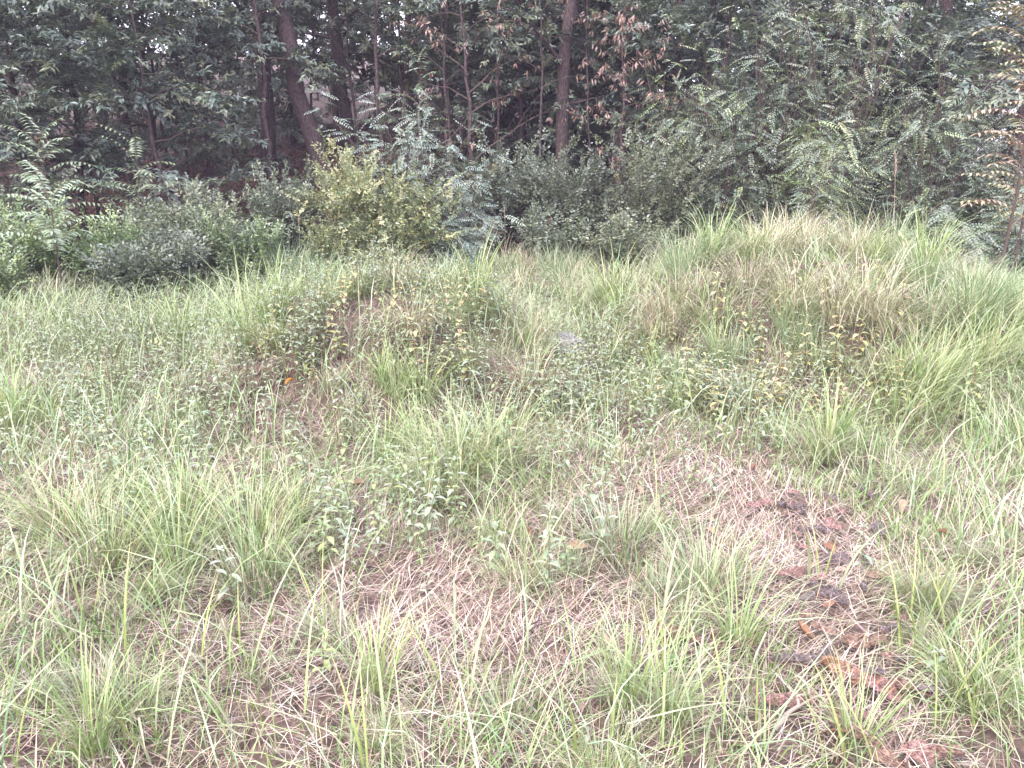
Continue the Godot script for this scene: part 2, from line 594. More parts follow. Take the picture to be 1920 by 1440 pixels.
func make_leaf_kits() -> void:
	var sets := {
		"grey": [0.052, 0.0165, [Color(.38, .48, .35), Color(.34, .44, .31), Color(.44, .52, .40), Color(.31, .41, .27)]],
		"green": [0.042, 0.016, [Color(.30, .42, .20), Color(.36, .47, .24), Color(.27, .38, .19), Color(.46, .50, .24)]],
		"yellow": [0.05, 0.027, [Color(.62, .60, .26), Color(.48, .53, .24), Color(.68, .62, .34), Color(.40, .48, .25), Color(.62, .46, .27), Color(.44, .53, .34)]],
		"golden": [0.05, 0.028, [Color(.66, .52, .24), Color(.58, .55, .26), Color(.60, .42, .25), Color(.46, .50, .25), Color(.40, .46, .27)]]}
	for s in sets:
		var d: Array = sets[s]
		var list := []
		for i in 8:
			var c: Color = d[2][i % d[2].size()]
			var h := shade(0.1)
			var a := forb_leaf(d[0] * R(.9, 1.1), d[1] * R(.9, 1.1), Color(c.r * h.r, c.g * h.g, c.b * h.b))
			list.append({"v": a.v, "n": a.n, "c": [a.c], "mesh": a.mesh(M.forb)})
		leaf_kits[s] = list

func scatter_stuff(parent: Node3D, called: String, m: Mesh, xs: Array, cols: Array) -> void:
	var mm := MultiMesh.new()
	mm.transform_format = MultiMesh.TRANSFORM_3D
	mm.use_colors = true
	mm.mesh = m
	mm.instance_count = xs.size()
	for i in xs.size():
		mm.set_instance_transform(i, xs[i])
		mm.set_instance_color(i, cols[i])
	var o := MultiMeshInstance3D.new()
	o.name = called
	o.multimesh = mm
	o.set_meta("kind", "stuff")
	parent.add_child(o, true)

func gauss(x: float, z: float, cx: float, cz: float, rx: float, rz: float) -> float:
	return exp(-pow((x - cx) / rx, 2.0) - pow((z - cz) / rz, 2.0))

func trail(x: float, z: float) -> float:                     # metres from the trail of shed bark
	var p := [Vector2(1.2, -3.35), Vector2(1.5, -3.1), Vector2(1.3, -2.8), Vector2(1.15, -2.5), Vector2(1.05, -2.05), Vector2(0.95, -1.6)]
	var best := 9.0
	for i in 5:
		best = minf(best, Geometry2D.get_closest_point_to_segment(Vector2(x, z), p[i], p[i + 1]).distance_to(Vector2(x, z)))
	return best

func dryness(x: float, z: float) -> float:                   # 0 lush, 1 bare straw
	var d := 0.40 + 0.42 * patchy.get_noise_2d(x, z)
	d += 0.55 * gauss(x, z, -0.15, -2.35, 0.9, 0.5) + 0.5 * gauss(x, z, -3.5, -5.5, 0.9, 0.5) + 0.5 * gauss(x, z, 1.1, -2.3, 0.25, 1.0) + 0.35 * gauss(x, z, 0.8, -3.5, 0.5, 0.4)
	d -= 0.5 * gauss(x, z, 3.2, -4.8, 1.3, 1.4) + 0.3 * gauss(x, z, -1.6, -2.7, 0.8, 0.5) + 0.35 * gauss(x, z, 1.4, -1.9, 0.35, 0.4) + 0.35 * gauss(x, z, -5, -9, 2.5, 2.0)
	d += 0.3 * (1.0 - smoothstep(0.0, 0.22, trail(x, z))) + 0.06 * smoothstep(-4.0, -2.5, z)
	return clampf(d, 0.0, 1.0)

# ---------------------------------------------------------------- ground litter
func bark_piece(o: Dictionary) -> Node3D:
	var root := base(o.called, o.label, "bark", on_ground(o.x, o.z, -o.get("lift", 0.02)), o.turn, "bark pieces shed on the ground")
	root.rotation.x = o.get("tip", 0.0)
	root.rotation.z = o.get("roll", 0.0)
	rng.seed = o.seed
	var nu := 22 if o.l > 0.1 else 9
	var nv := 12 if o.l > 0.1 else 6
	var f := FastNoiseLite.new()
	f.seed = o.seed
	f.frequency = 9.0
	var g := FastNoiseLite.new()
	g.seed = o.seed + 7
	g.frequency = 30.0
	var curl: float = o.get("curl", 0.3)
	var ring := []
	var grid := {}
	for s in 2:
		for i in nu + 1:
			for j in nv + 1:
				var u := float(i) / nu - 0.5
				var v := float(j) / nv - 0.5
				var edge := 0.45 + 0.5 * f.get_noise_2d(u * o.l, 3.0 * signf(v))
				var ends := 1.0 + 0.35 * f.get_noise_2d(7.0 + 5.0 * signf(u), v * o.w * 2.0)
				var x: float = u * o.l * ends
				var z: float = v * 2.0 * edge * o.w * (1.0 - 0.5 * pow(absf(u) * 2.0, 4.0))
				var a: float = z / o.w * curl * 3.0
				var y: float = -(1.0 - cos(a)) * o.w * 0.3
				if s == 0:
					y += 0.008 + 0.026 * absf(f.get_noise_2d(x * 1.2, z * 4.0)) + 0.012 * g.get_noise_2d(x * 0.7, z * 2.5)
				else:
					y -= 0.006 + 0.003 * g.get_noise_2d(x, z * 3.0)
				if i == 0 or i == nu or j == 0 or j == nv:
					y = -(1.0 - cos(a)) * o.w * 0.3 + (0.005 if s == 0 else -0.006) + 0.006 * g.get_noise_2d(x * 2.0, z * 2.0)
				grid[Vector3i(s, i, j)] = Vector3(x, y, z)
	var outer := Acc.new()
	var inner := Acc.new()
	var flip: bool = o.get("inside_up", false)
	for s in 2:
		for i in nu:
			for j in nv:
				var acc := outer if (s == 0) != flip else inner
				var up := Vector3.UP if s == 0 else Vector3.DOWN
				var q := [grid[Vector3i(s, i, j)], grid[Vector3i(s, i + 1, j)], grid[Vector3i(s, i + 1, j + 1)], grid[Vector3i(s, i, j + 1)]]
				var t := 1.0 + 0.9 * g.get_noise_2d(q[0].x * 0.8 + 9.0, q[0].z * 4.0) + 0.7 * maxf(0.0, f.get_noise_2d(q[0].x * 4.0, q[0].z * 4.0 + 30.0))
				var c: Color = o.out if acc == outer else o.ins
				c = Color(c.r * t, c.g * t, c.b * t)
				acc.tri(q[0], q[1], q[2], up, c)
				acc.tri(q[0], q[2], q[3], up, c)
	part("outer_bark", outer.mesh(M.shed), root)
	part("inner_bark", inner.mesh(M.shed), root)
	return root

func dead_leaf(x: float, z: float, c: Color, L: float, label: String, group: String, lift := 0.04) -> void:
	var a := Acc.new()
	var W := L * R(0.35, 0.55)
	var prev := []
	var curl := R(0.3, 1.4)
	var bow := R(-0.8, 0.8)
	for i in 7:
		var t := i / 6.0
		var w := W * 0.5 * sin(PI * pow(t, 0.8)) + 0.0005
		var row := []
		for j in [-1.0, -0.5, 0.0, 0.5, 1.0]:
			row.append(Vector3(w * j, absf(j) * absf(j) * w * curl + bow * L * 0.25 * sin(PI * t) + R(-.002, .002), (t - 0.5) * L))
		if i:
			for j in 4:
				a.tri(prev[j], row[j], row[j + 1], Vector3.UP, c)
				a.tri(prev[j], row[j + 1], prev[j + 1], Vector3.UP, c)
		prev = row
	var root := base("fallen_leaf", label, "leaf", on_ground(x, z, -lift), R(0, TAU), group)
	root.rotation.x = R(-.5, .5)
	root.rotation.z = R(-.5, .5)
	part("leaf_blade", a.mesh(M.straw), root)
	var s := Acc.new()
	tube(s, PackedVector3Array([Vector3(0, 0, -L * 0.5), Vector3(0, 0.004, -L * 0.65)]), PackedFloat32Array([0.0013, 0.0008]), 4, c)
	part("leaf_stalk", s.mesh(M.straw), root)

func stick(o: Dictionary) -> void:
	rng.seed = o.seed
	var root := base("fallen_stick", o.label, "stick", on_ground(o.x, o.z, -0.035), o.turn, "sticks lying in the grass")
	root.rotation.z = o.get("roll", 0.1)
	var p := PackedVector3Array()
	var r := PackedFloat32Array()
	for i in 8:
		var t := i / 7.0
		p.append(Vector3((t - 0.5) * o.l, R(-.006, .006), R(-.012, .012)))
		r.append(o.r * (1.0 - 0.35 * t) * R(.9, 1.12))
	var a := Acc.new()
	tube(a, p, r, 8)
	part("stick_body", a.mesh(o.mat), root)
	var b := Acc.new()
	tube(b, PackedVector3Array([p[4], p[4] + Vector3(0.04, 0.025, 0.03), p[4] + Vector3(0.07, 0.03, 0.06)]), PackedFloat32Array([o.r * 0.5, o.r * 0.4, o.r * 0.3]), 6)
	part("twig_stub", b.mesh(o.mat), root)

# ---------------------------------------------------------------- scene
func _ready() -> void:
	var cam := Camera3D.new()
	cam.name = "camera"
	cam.position = Vector3(0, 1.5, 0)
	cam.rotation_degrees = Vector3(-15.1, 0, 0)
	cam.fov = 53.0
	cam.near = 0.05
	cam.far = 900.0
	add_child(cam)
	var sky_mat := ProceduralSkyMaterial.new()
	sky_mat.sky_top_color = Color(0.915, 0.915, 1.0)
	sky_mat.sky_horizon_color = Color(0.93, 0.90, 0.98)
	sky_mat.ground_bottom_color = Color(0.30, 0.28, 0.26)
	sky_mat.ground_horizon_color = Color(0.55, 0.53, 0.53)
	sky_mat.sky_energy_multiplier = 1.0
	var env := Environment.new()
	env.background_mode = Environment.BG_SKY
	env.sky = Sky.new()
	env.sky.sky_material = sky_mat
	env.tonemap_mode = Environment.TONE_MAPPER_LINEAR
	env.tonemap_exposure = 5.1
	env.sdfgi_enabled = true
	env.ssao_enabled = true
	env.ssil_enabled = true
	env.fog_enabled = true
	env.fog_density = 0.0013
	env.fog_light_color = Color(0.90, 0.86, 1.0)
	var we := WorldEnvironment.new()
	we.name = "environment"
	we.environment = env
	add_child(we)
	var sun := DirectionalLight3D.new()
	sun.name = "sun"
	sun.rotation_degrees = Vector3(-44, -28, 0)
	sun.light_energy = 0.5
	sun.light_color = Color(1.0, 0.97, 0.95)
	sun.light_angular_distance = 40.0
	sun.shadow_enabled = true
	add_child(sun)

	rng.seed = 11
	bump.seed = 4
	bump.frequency = 0.9
	patchy.seed = 9
	patchy.frequency = 0.55
	make_materials()
	make_kits()
	make_leaf_kits()
	build_ground()
	build_wood()
	build_edge()
	build_meadow()
	build_litter()

func build_ground() -> void:
	var xs := []
	var zs := []
	for i in 141:
		xs.append(-14.0 + 0.2 * i)
	var s := 0.3
	while xs[xs.size() - 1] < 400.0:
		xs.append(xs[xs.size() - 1] + s)
		xs.push_front(xs[0] - s)
		s *= 1.35
	for i in 121:
		zs.append(2.0 - 0.2 * i)
	s = 0.3
	while zs[zs.size() - 1] > -500.0:
		zs.append(zs[zs.size() - 1] - s)
		s *= 1.3
	s = 0.3
	while zs[0] < 300.0:
		zs.push_front(zs[0] + s)
		s *= 1.35
	var st := SurfaceTool.new()
	st.begin(Mesh.PRIMITIVE_TRIANGLES)
	for z in zs:
		for x in xs:
			st.set_uv(Vector2(x, z))
			st.add_vertex(Vector3(x, gh(x, z), z))
	var w := xs.size()
	for j in zs.size() - 1:
		for i in w - 1:
			var a := j * w + i
			for k in [a, a + w, a + 1, a + 1, a + w, a + w + 1]:
				st.add_index(k)
	st.generate_normals()
	st.set_material(M.soil)
	var o := MeshInstance3D.new()
	o.name = "ground"
	o.mesh = st.commit()
	o.set_meta("kind", "structure")
	o.set_meta("label", "brown soil and straw of the clearing and forest floor")
	o.set_meta("category", "ground")
	add_child(o)

func build_wood() -> void:
	var oak := {"limbs": 26, "subs": 8, "sprays": 6.0, "kit": "oak", "thin_above": 5.6, "droop": 0.15, "category": "tree", "group": "trees at the edge of the wood"}
	var list := [
		{"x": -3.75, "z": -16.4, "h": 12.0, "dia": 0.40, "lean": Vector3(-0.19, 0, 0), "crown_from": 4.2, "reach": 2.6, "limbs": 16, "label": "thick dark trunk leaning over, tree behind the yellow-green bush"},
		{"x": -3.75, "z": -18.6, "h": 12.0, "dia": 0.32, "lean": Vector3(-0.03, 0, 0), "crown_from": 3.6, "reach": 2.8, "limbs": 18, "label": "straight dark tree directly behind the thick leaning trunk"},
		{"x": -5.75, "z": -19.0, "h": 11.0, "dia": 0.40, "crown_from": 3.0, "reach": 3.0, "limbs": 20, "label": "stout tree standing on bare reddish leaf litter"},
		{"x": 1.0, "z": -16.5, "h": 12.5, "dia": 0.31, "lean": Vector3(0.035, 0, 0), "crown_from": 2.4, "reach": 2.4, "limbs": 20, "label": "tall purple-brown trunk beside the hanging dead russet leaves"},
		{"x": 2.4, "z": -17.4, "h": 12.0, "dia": 0.34, "crown_from": 2.9, "reach": 2.8, "limbs": 20, "label": "dark trunk with crooked side limbs behind the russet leaves"},
		{"x": -1.6, "z": -19.4, "h": 12.0, "dia": 0.30, "crown_from": 3.6, "reach": 2.6, "limbs": 18, "label": "mid-sized dark trunk behind the leafless thin tree"},
		{"x": -2.75, "z": -22.0, "h": 12.0, "dia": 0.24, "crown_from": 4.0, "reach": 2.6, "limbs": 16, "label": "slim dark trunk deep in the middle of the wood"},
		{"x": 4.3, "z": -18.2, "h": 12.0, "dia": 0.30, "crown_from": 2.6, "reach": 3.0, "limbs": 20, "label": "dark oak crown over the blue-green locust thicket"},
		{"x": 6.4, "z": -18.6, "h": 11.0, "dia": 0.20, "crown_from": 3.6, "reach": 2.0, "limbs": 12, "sprays": 4.0, "label": "slim trunk against a white gap of sky"},
		{"x": 6.95, "z": -19.6, "h": 11.0, "dia": 0.22, "lean": Vector3(0.03, 0, 0), "crown_from": 4.2, "reach": 2.0, "limbs": 11, "sprays": 4.0, "label": "second slim trunk against the white sky gap, farther back"},
		{"x": 9.35, "z": -18.0, "h": 12.0, "dia": 0.40, "crown_from": 3.6, "reach": 2.4, "limbs": 15, "label": "thick trunk showing above the pale locust tops"},
		{"x": 9.0, "z": -14.2, "h": 11.0, "dia": 0.48, "crown_from": 2.2, "reach": 2.5, "limbs": 17, "label": "broad dark trunk behind the russet compound-leaved sapling"},
		{"x": -8.6, "z": -18.0, "h": 11.5, "dia": 0.28, "crown_from": 2.2, "reach": 3.2, "limbs": 26, "label": "shady oak far back among the dark broadleaf foliage"},
		{"x": -11.5, "z": -17.0, "h": 11.0, "dia": 0.3, "crown_from": 1.8, "reach": 3.2, "limbs": 26, "label": "shady oak at the outer edge of the dark foliage"},
		{"x": 12.2, "z": -17.5, "h": 11.0, "dia": 0.3, "crown_from": 2.2, "reach": 3.0, "limbs": 20, "label": "dark oak beyond the broad trunk at the picture edge"},
	]
	var i := 0
	for t in list:
		var o: Dictionary = oak.duplicate()
		o.merge(t, true)
		o.called = "oak_tree"
		o.seed = 100 + i
		tree(o)
		i += 1
	# slender understorey trees whose leaves hang low
	var under := {"subs": 7, "sprays": 6.5, "kit": "oak", "droop": 0.25, "low": 0.9, "thin_twig": true, "thin_above": 4.6, "group": "slender trees under the wood's edge"}
	var slender := [
		{"x": -7.75, "z": -14.2, "h": 6.5, "dia": 0.12, "crown_from": 0.9, "reach": 2.0, "limbs": 24, "lean": Vector3(0.04, 0, 0), "label": "slender crooked tree with drooping dark leaves above the long-fronded sapling"},
		{"x": -9.2, "z": -15.2, "h": 7.0, "dia": 0.16, "crown_from": 1.0, "reach": 2.2, "limbs": 26, "label": "slender tree in the upper corner with pale-edged leaves"},
		{"x": -6.1, "z": -14.0, "h": 5.8, "dia": 0.10, "crown_from": 0.8, "reach": 1.9, "limbs": 24, "lean": Vector3(-0.06, 0, 0), "label": "low dark broadleaf tree with forked branch over the shade"},
		{"x": -6.0, "z": -15.9, "h": 7.0, "dia": 0.14, "crown_from": 2.9, "reach": 2.2, "limbs": 20, "label": "dark leafy tree overhanging the bare leaf litter"},
		{"x": -4.75, "z": -15.6, "h": 8.0, "dia": 0.11, "crown_from": 2.9, "reach": 1.5, "limbs": 13, "label": "thin many-branched tree just beside the leaning trunk"},
		{"x": -2.7, "z": -16.4, "h": 8.0, "dia": 0.11, "crown_from": 3.0, "reach": 1.4, "limbs": 13, "label": "thin tree above the pale locust bush"},
		{"x": 0.2, "z": -18.0, "h": 8.0, "dia": 0.13, "crown_from": 1.6, "reach": 1.9, "limbs": 20, "label": "thin dark tree in shade between leafless tree and tall purple-brown trunk"},
		{"x": 3.2, "z": -16.2, "h": 7.0, "dia": 0.12, "crown_from": 1.2, "reach": 1.9, "limbs": 22, "label": "leafy young tree between russet leaves and locust thicket"},
		{"x": 7.9, "z": -16.5, "h": 6.0, "dia": 0.14, "crown_from": 0.9, "reach": 1.7, "limbs": 16, "lean": Vector3(0.05, 0, 0), "label": "dark crooked young tree with bare lower limbs by the sky gap"},
		{"x": -8.6, "z": -13.2, "h": 5.2, "dia": 0.10, "crown_from": 0.6, "reach": 1.9, "limbs": 28, "label": "dense dark leafy tree over the shaded compound-leaved saplings"},
		{"x": -6.9, "z": -15.6, "h": 6.6, "dia": 0.12, "crown_from": 1.6, "reach": 2.2, "limbs": 26, "label": "leafy tree filling the shade behind the forked dark one"},
		{"x": 4.0, "z": -15.4, "h": 6.0, "dia": 0.10, "crown_from": 0.8, "reach": 1.9, "limbs": 24, "label": "dark leafy tree standing inside the locust thicket"},
		{"x": 5.2, "z": -16.4, "h": 7.0, "dia": 0.12, "crown_from": 1.0, "reach": 2.1, "limbs": 24, "label": "leafy tree behind the tall dense locust bush"},
		{"x": 9.9, "z": -15.8, "h": 6.0, "dia": 0.12, "crown_from": 0.8, "reach": 2.0, "limbs": 20, "label": "leafy young tree beyond the russet saplings"},
		{"x": -1.4, "z": -17.2, "h": 8.0, "dia": 0.10, "crown_from": 2.6, "reach": 1.9, "limbs": 20, "label": "leafy tree hanging over the dark gap behind the golden leaves"},
		{"x": 1.5, "z": -18.6, "h": 8.0, "dia": 0.12, "crown_from": 1.8, "reach": 2.1, "limbs": 22, "label": "shadowed leafy tree between the two purple-brown trunks"},
		{"x": -10.6, "z": -13.0, "h": 5.0, "dia": 0.11, "crown_from": 0.7, "reach": 1.9, "limbs": 22, "label": "leafy young tree at the outer edge near the walnut fronds"},
	]
	for t in slender:
		var o: Dictionary = under.duplicate()
		o.merge(t, true)
		o.called = "young_tree"
		o.seed = 200 + i
		tree(o)
		i += 1
	tree({"called": "leafless_tree", "label": "thin many-forked tree almost bare, with a few brown leaves", "seed": 41, "x": -0.75, "z": -15.2, "h": 5.2, "dia": 0.11, "crown_from": 1.3, "reach": 1.9, "limbs": 18, "subs": 5, "sprays": 0.4, "kit": "dead", "thin_twig": true, "lean": Vector3(-0.03, 0, 0), "low": 0.8})
	tree({"called": "withered_tree", "label": "small tree with clusters of hanging dead russet leaves", "seed": 46, "x": 1.95, "z": -15.0, "h": 4.4, "dia": 0.08, "crown_from": 1.5, "reach": 1.5, "limbs": 14, "subs": 5, "sprays": 2.2, "scatter": 4.0, "kit": "dead", "thin_twig": true, "lean": Vector3(0.03, 0, 0)})
	tree({"called": "withered_tree", "label": "thin withered tree with sparse russet leaves high beside the tall trunk", "seed": 47, "x": 0.55, "z": -15.6, "h": 5.6, "dia": 0.07, "crown_from": 2.6, "reach": 1.3, "limbs": 10, "subs": 4, "sprays": 0.8, "scatter": 4.0, "kit": "dead", "thin_twig": true})
	var thin := [[-6.6, -16.4], [-5.1, -16.8], [-3.3, -17.6], [-2.5, -18.4], [-2.0, -17.0], [-1.2, -16.2], [-0.3, -17.0], [0.5, -19.0], [1.7, -16.6], [2.9, -18.0], [-4.5, -18.2], [-7.4, -17.2], [3.7, -17.2], [5.6, -17.6], [-8.4, -16.0]]
	var thin_where := ["behind the forked dark tree", "by the bare leaf litter", "next to the leaning trunk", "behind the pale locust bush", "above the golden leaves", "beside the leafless thin tree", "between leafless tree and tall trunk", "far behind the tall trunk", "among the russet leaves", "behind the crooked-limbed trunk", "behind the leaning trunk", "in the deep dark foliage", "behind the cream-flowered bush", "under the sky gap", "in the dark corner foliage"]
	for k in thin.size():
		tree({"called": "thin_tree", "label": "thin almost bare dark stem " + thin_where[k], "group": "thin bare stems in the wood", "seed": 420 + k, "x": thin[k][0], "z": thin[k][1], "h": 6.0 + 0.25 * (k % 5), "dia": 0.06 + 0.012 * (k % 4), "crown_from": 0.8 + 0.3 * (k % 3), "reach": 1.5, "limbs": 13, "subs": 4, "sprays": 0.3, "kit": "oak", "thin_twig": true, "low": 0.9, "lean": Vector3(0.05 * sin(k * 2.1), 0, 0.0)})
	# the wood goes on behind
	rng.seed = 77
	var src := []
	for k in 3:
		src.append(tree({"called": "forest_tree", "label": "", "group": "trees deep in the wood", "seed": 300 + k, "x": [-7.0, -0.5, 3.5][k], "z": [-26.0, -25.0, -24.0][k], "h": 12.0, "dia": 0.2, "crown_from": 2.2, "reach": 3.2, "limbs": 30, "subs": 7, "sprays": 5.0, "kit": "oak_big", "thin_above": 8.0}))
	var where := ["on the slope behind the stout oak", "behind the leafless thin tree", "behind the russet leaves"]
	for k in 3:
		src[k].set_meta("label", "shadowy tree deep in the wood " + where[k])
	var spots := [[-12, -24], [-10, -29], [-4, -28], [-16, -30], [-14, -21], [1.5, -29], [-2, -33], [-7, -34], [6, -28], [-19, -26], [4, -34], [-12, -38], [9.5, -33], [-22, -34], [-17, -42], [-1, -42], [-8, -44], [12, -27], [15, -22], [17, -32], [-5.2, -24], [0.9, -22.5], [8, -42], [-27, -44], [20, -40]]
	for k in spots.size():
		rng.seed = 500 + k
		var s: Array = spots[k]
		copy_of(src[k % 3], on_ground(s[0], s[1], 0.1), R(0, TAU), R(0.85, 1.3), ("shadowy " if s[1] > -31 else "distant ") + "tree deep in the wood " + ("behind the layered compound-leaved saplings" if s[0] < -8 else "behind the leaning trunk" if s[0] < -2 else "behind the russet leaves" if s[0] < 4 else "behind the locust thicket"), "trees deep in the wood")
	# undergrowth inside the wood
	var low := []
	for k in 2:
		low.append(tree({"called": "forest_sapling", "label": ["leafy sapling on the leaf-strewn slope behind the stout oak", "leafy sapling in the gap behind the leafless thin tree"][k], "group": "saplings inside the wood", "seed": 340 + k, "x": [-7.2, -0.2][k], "z": [-21.0, -20.5][k], "h": 4.2, "dia": 0.07, "crown_from": 0.4, "reach": 1.7, "limbs": 26, "subs": 6, "sprays": 5.0, "kit": "oak", "thin_twig": true}))
	var gaps := [[-10, -20], [-12.5, -19], [-9, -22.5], [-13, -26], [-6.6, -25], [-1.4, -24], [1.6, -20], [3.0, -19.5], [4.4, -21], [0.4, -24], [-8, -26], [-11, -31], [-5, -30], [-2, -27], [2.4, -26], [5.2, -24], [8.2, -21], [10.5, -20.5], [12.5, -22], [7.0, -26], [-15, -23], [-16, -17.5], [-14, -15.5], [-3, -38], [-9, -38], [3, -39], [6.6, -21], [8.6, -24], [5.0, -27], [10.0, -24.5], [0.4, -20.8], [-0.6, -19.2], [7.5, -19], [9.2, -19.5], [11, -18.5], [8.4, -17.5], [10.4, -22], [12.5, -19], [6.2, -20], [13.5, -24], [7.2, -23], [9.0, -27], [1.8, -22.2], [2.3, -19.4], [3.3, -23], [1.2, -27], [2.8, -30], [1.9, -17.9]]
	for k in gaps.size():
		rng.seed = 560 + k
		var s: Array = gaps[k]
		copy_of(low[k % 2], on_ground(s[0], s[1], 0.1), R(0, TAU), R(0.8, 1.45), ("shaded" if s[1] > -24 else "distant") + " leafy sapling inside the wood " + ("behind the layered compound-leaved saplings" if s[0] < -8 else "behind the leaning trunk" if s[0] < -2 else "behind the russet leaves" if s[0] < 4 else "behind the locust thicket"), "saplings inside the wood")
	# leaf litter under the trees
	rng.seed = 5
	var a := Acc.new()
	for k in 90:
		var az := R(0, TAU)
		leaf(a, Vector3(R(-.5, .5), R(0.0, .03), R(-.5, .5)), Vector3(cos(az), R(-.2, .3), sin(az)), Vector3(R(-.5, .5), 1, R(-.5, .5)), R(.07, .13), R(.03, .055), R(-.2, .3), Color(.46, .27, .24) * R(.5, 1.15))
	var lm := a.mesh(M.straw)
	var litter := Node3D.new()
	litter.name = "leaf_litter"
	litter.set_meta("kind", "stuff")
	litter.set_meta("label", "reddish brown fallen leaves covering the forest floor")
	litter.set_meta("category", "leaf litter")
	add_child(litter)
	var xs := []
	var cs := []
	for k in 2200:
		var x := R(-16, 14)
		var z := -13.5 - 18.0 * pow(rng.randf(), 1.4)
		xs.append(Transform3D(frame_of(Vector3.FORWARD.rotated(Vector3.UP, R(0, TAU)), ground_up(x, z)), on_ground(x, z)))
		var s := R(.75, 1.2)
		cs.append(Color(s, s * R(.9, 1.05), s))
	scatter_stuff(litter, "leaves", lm, xs, cs)

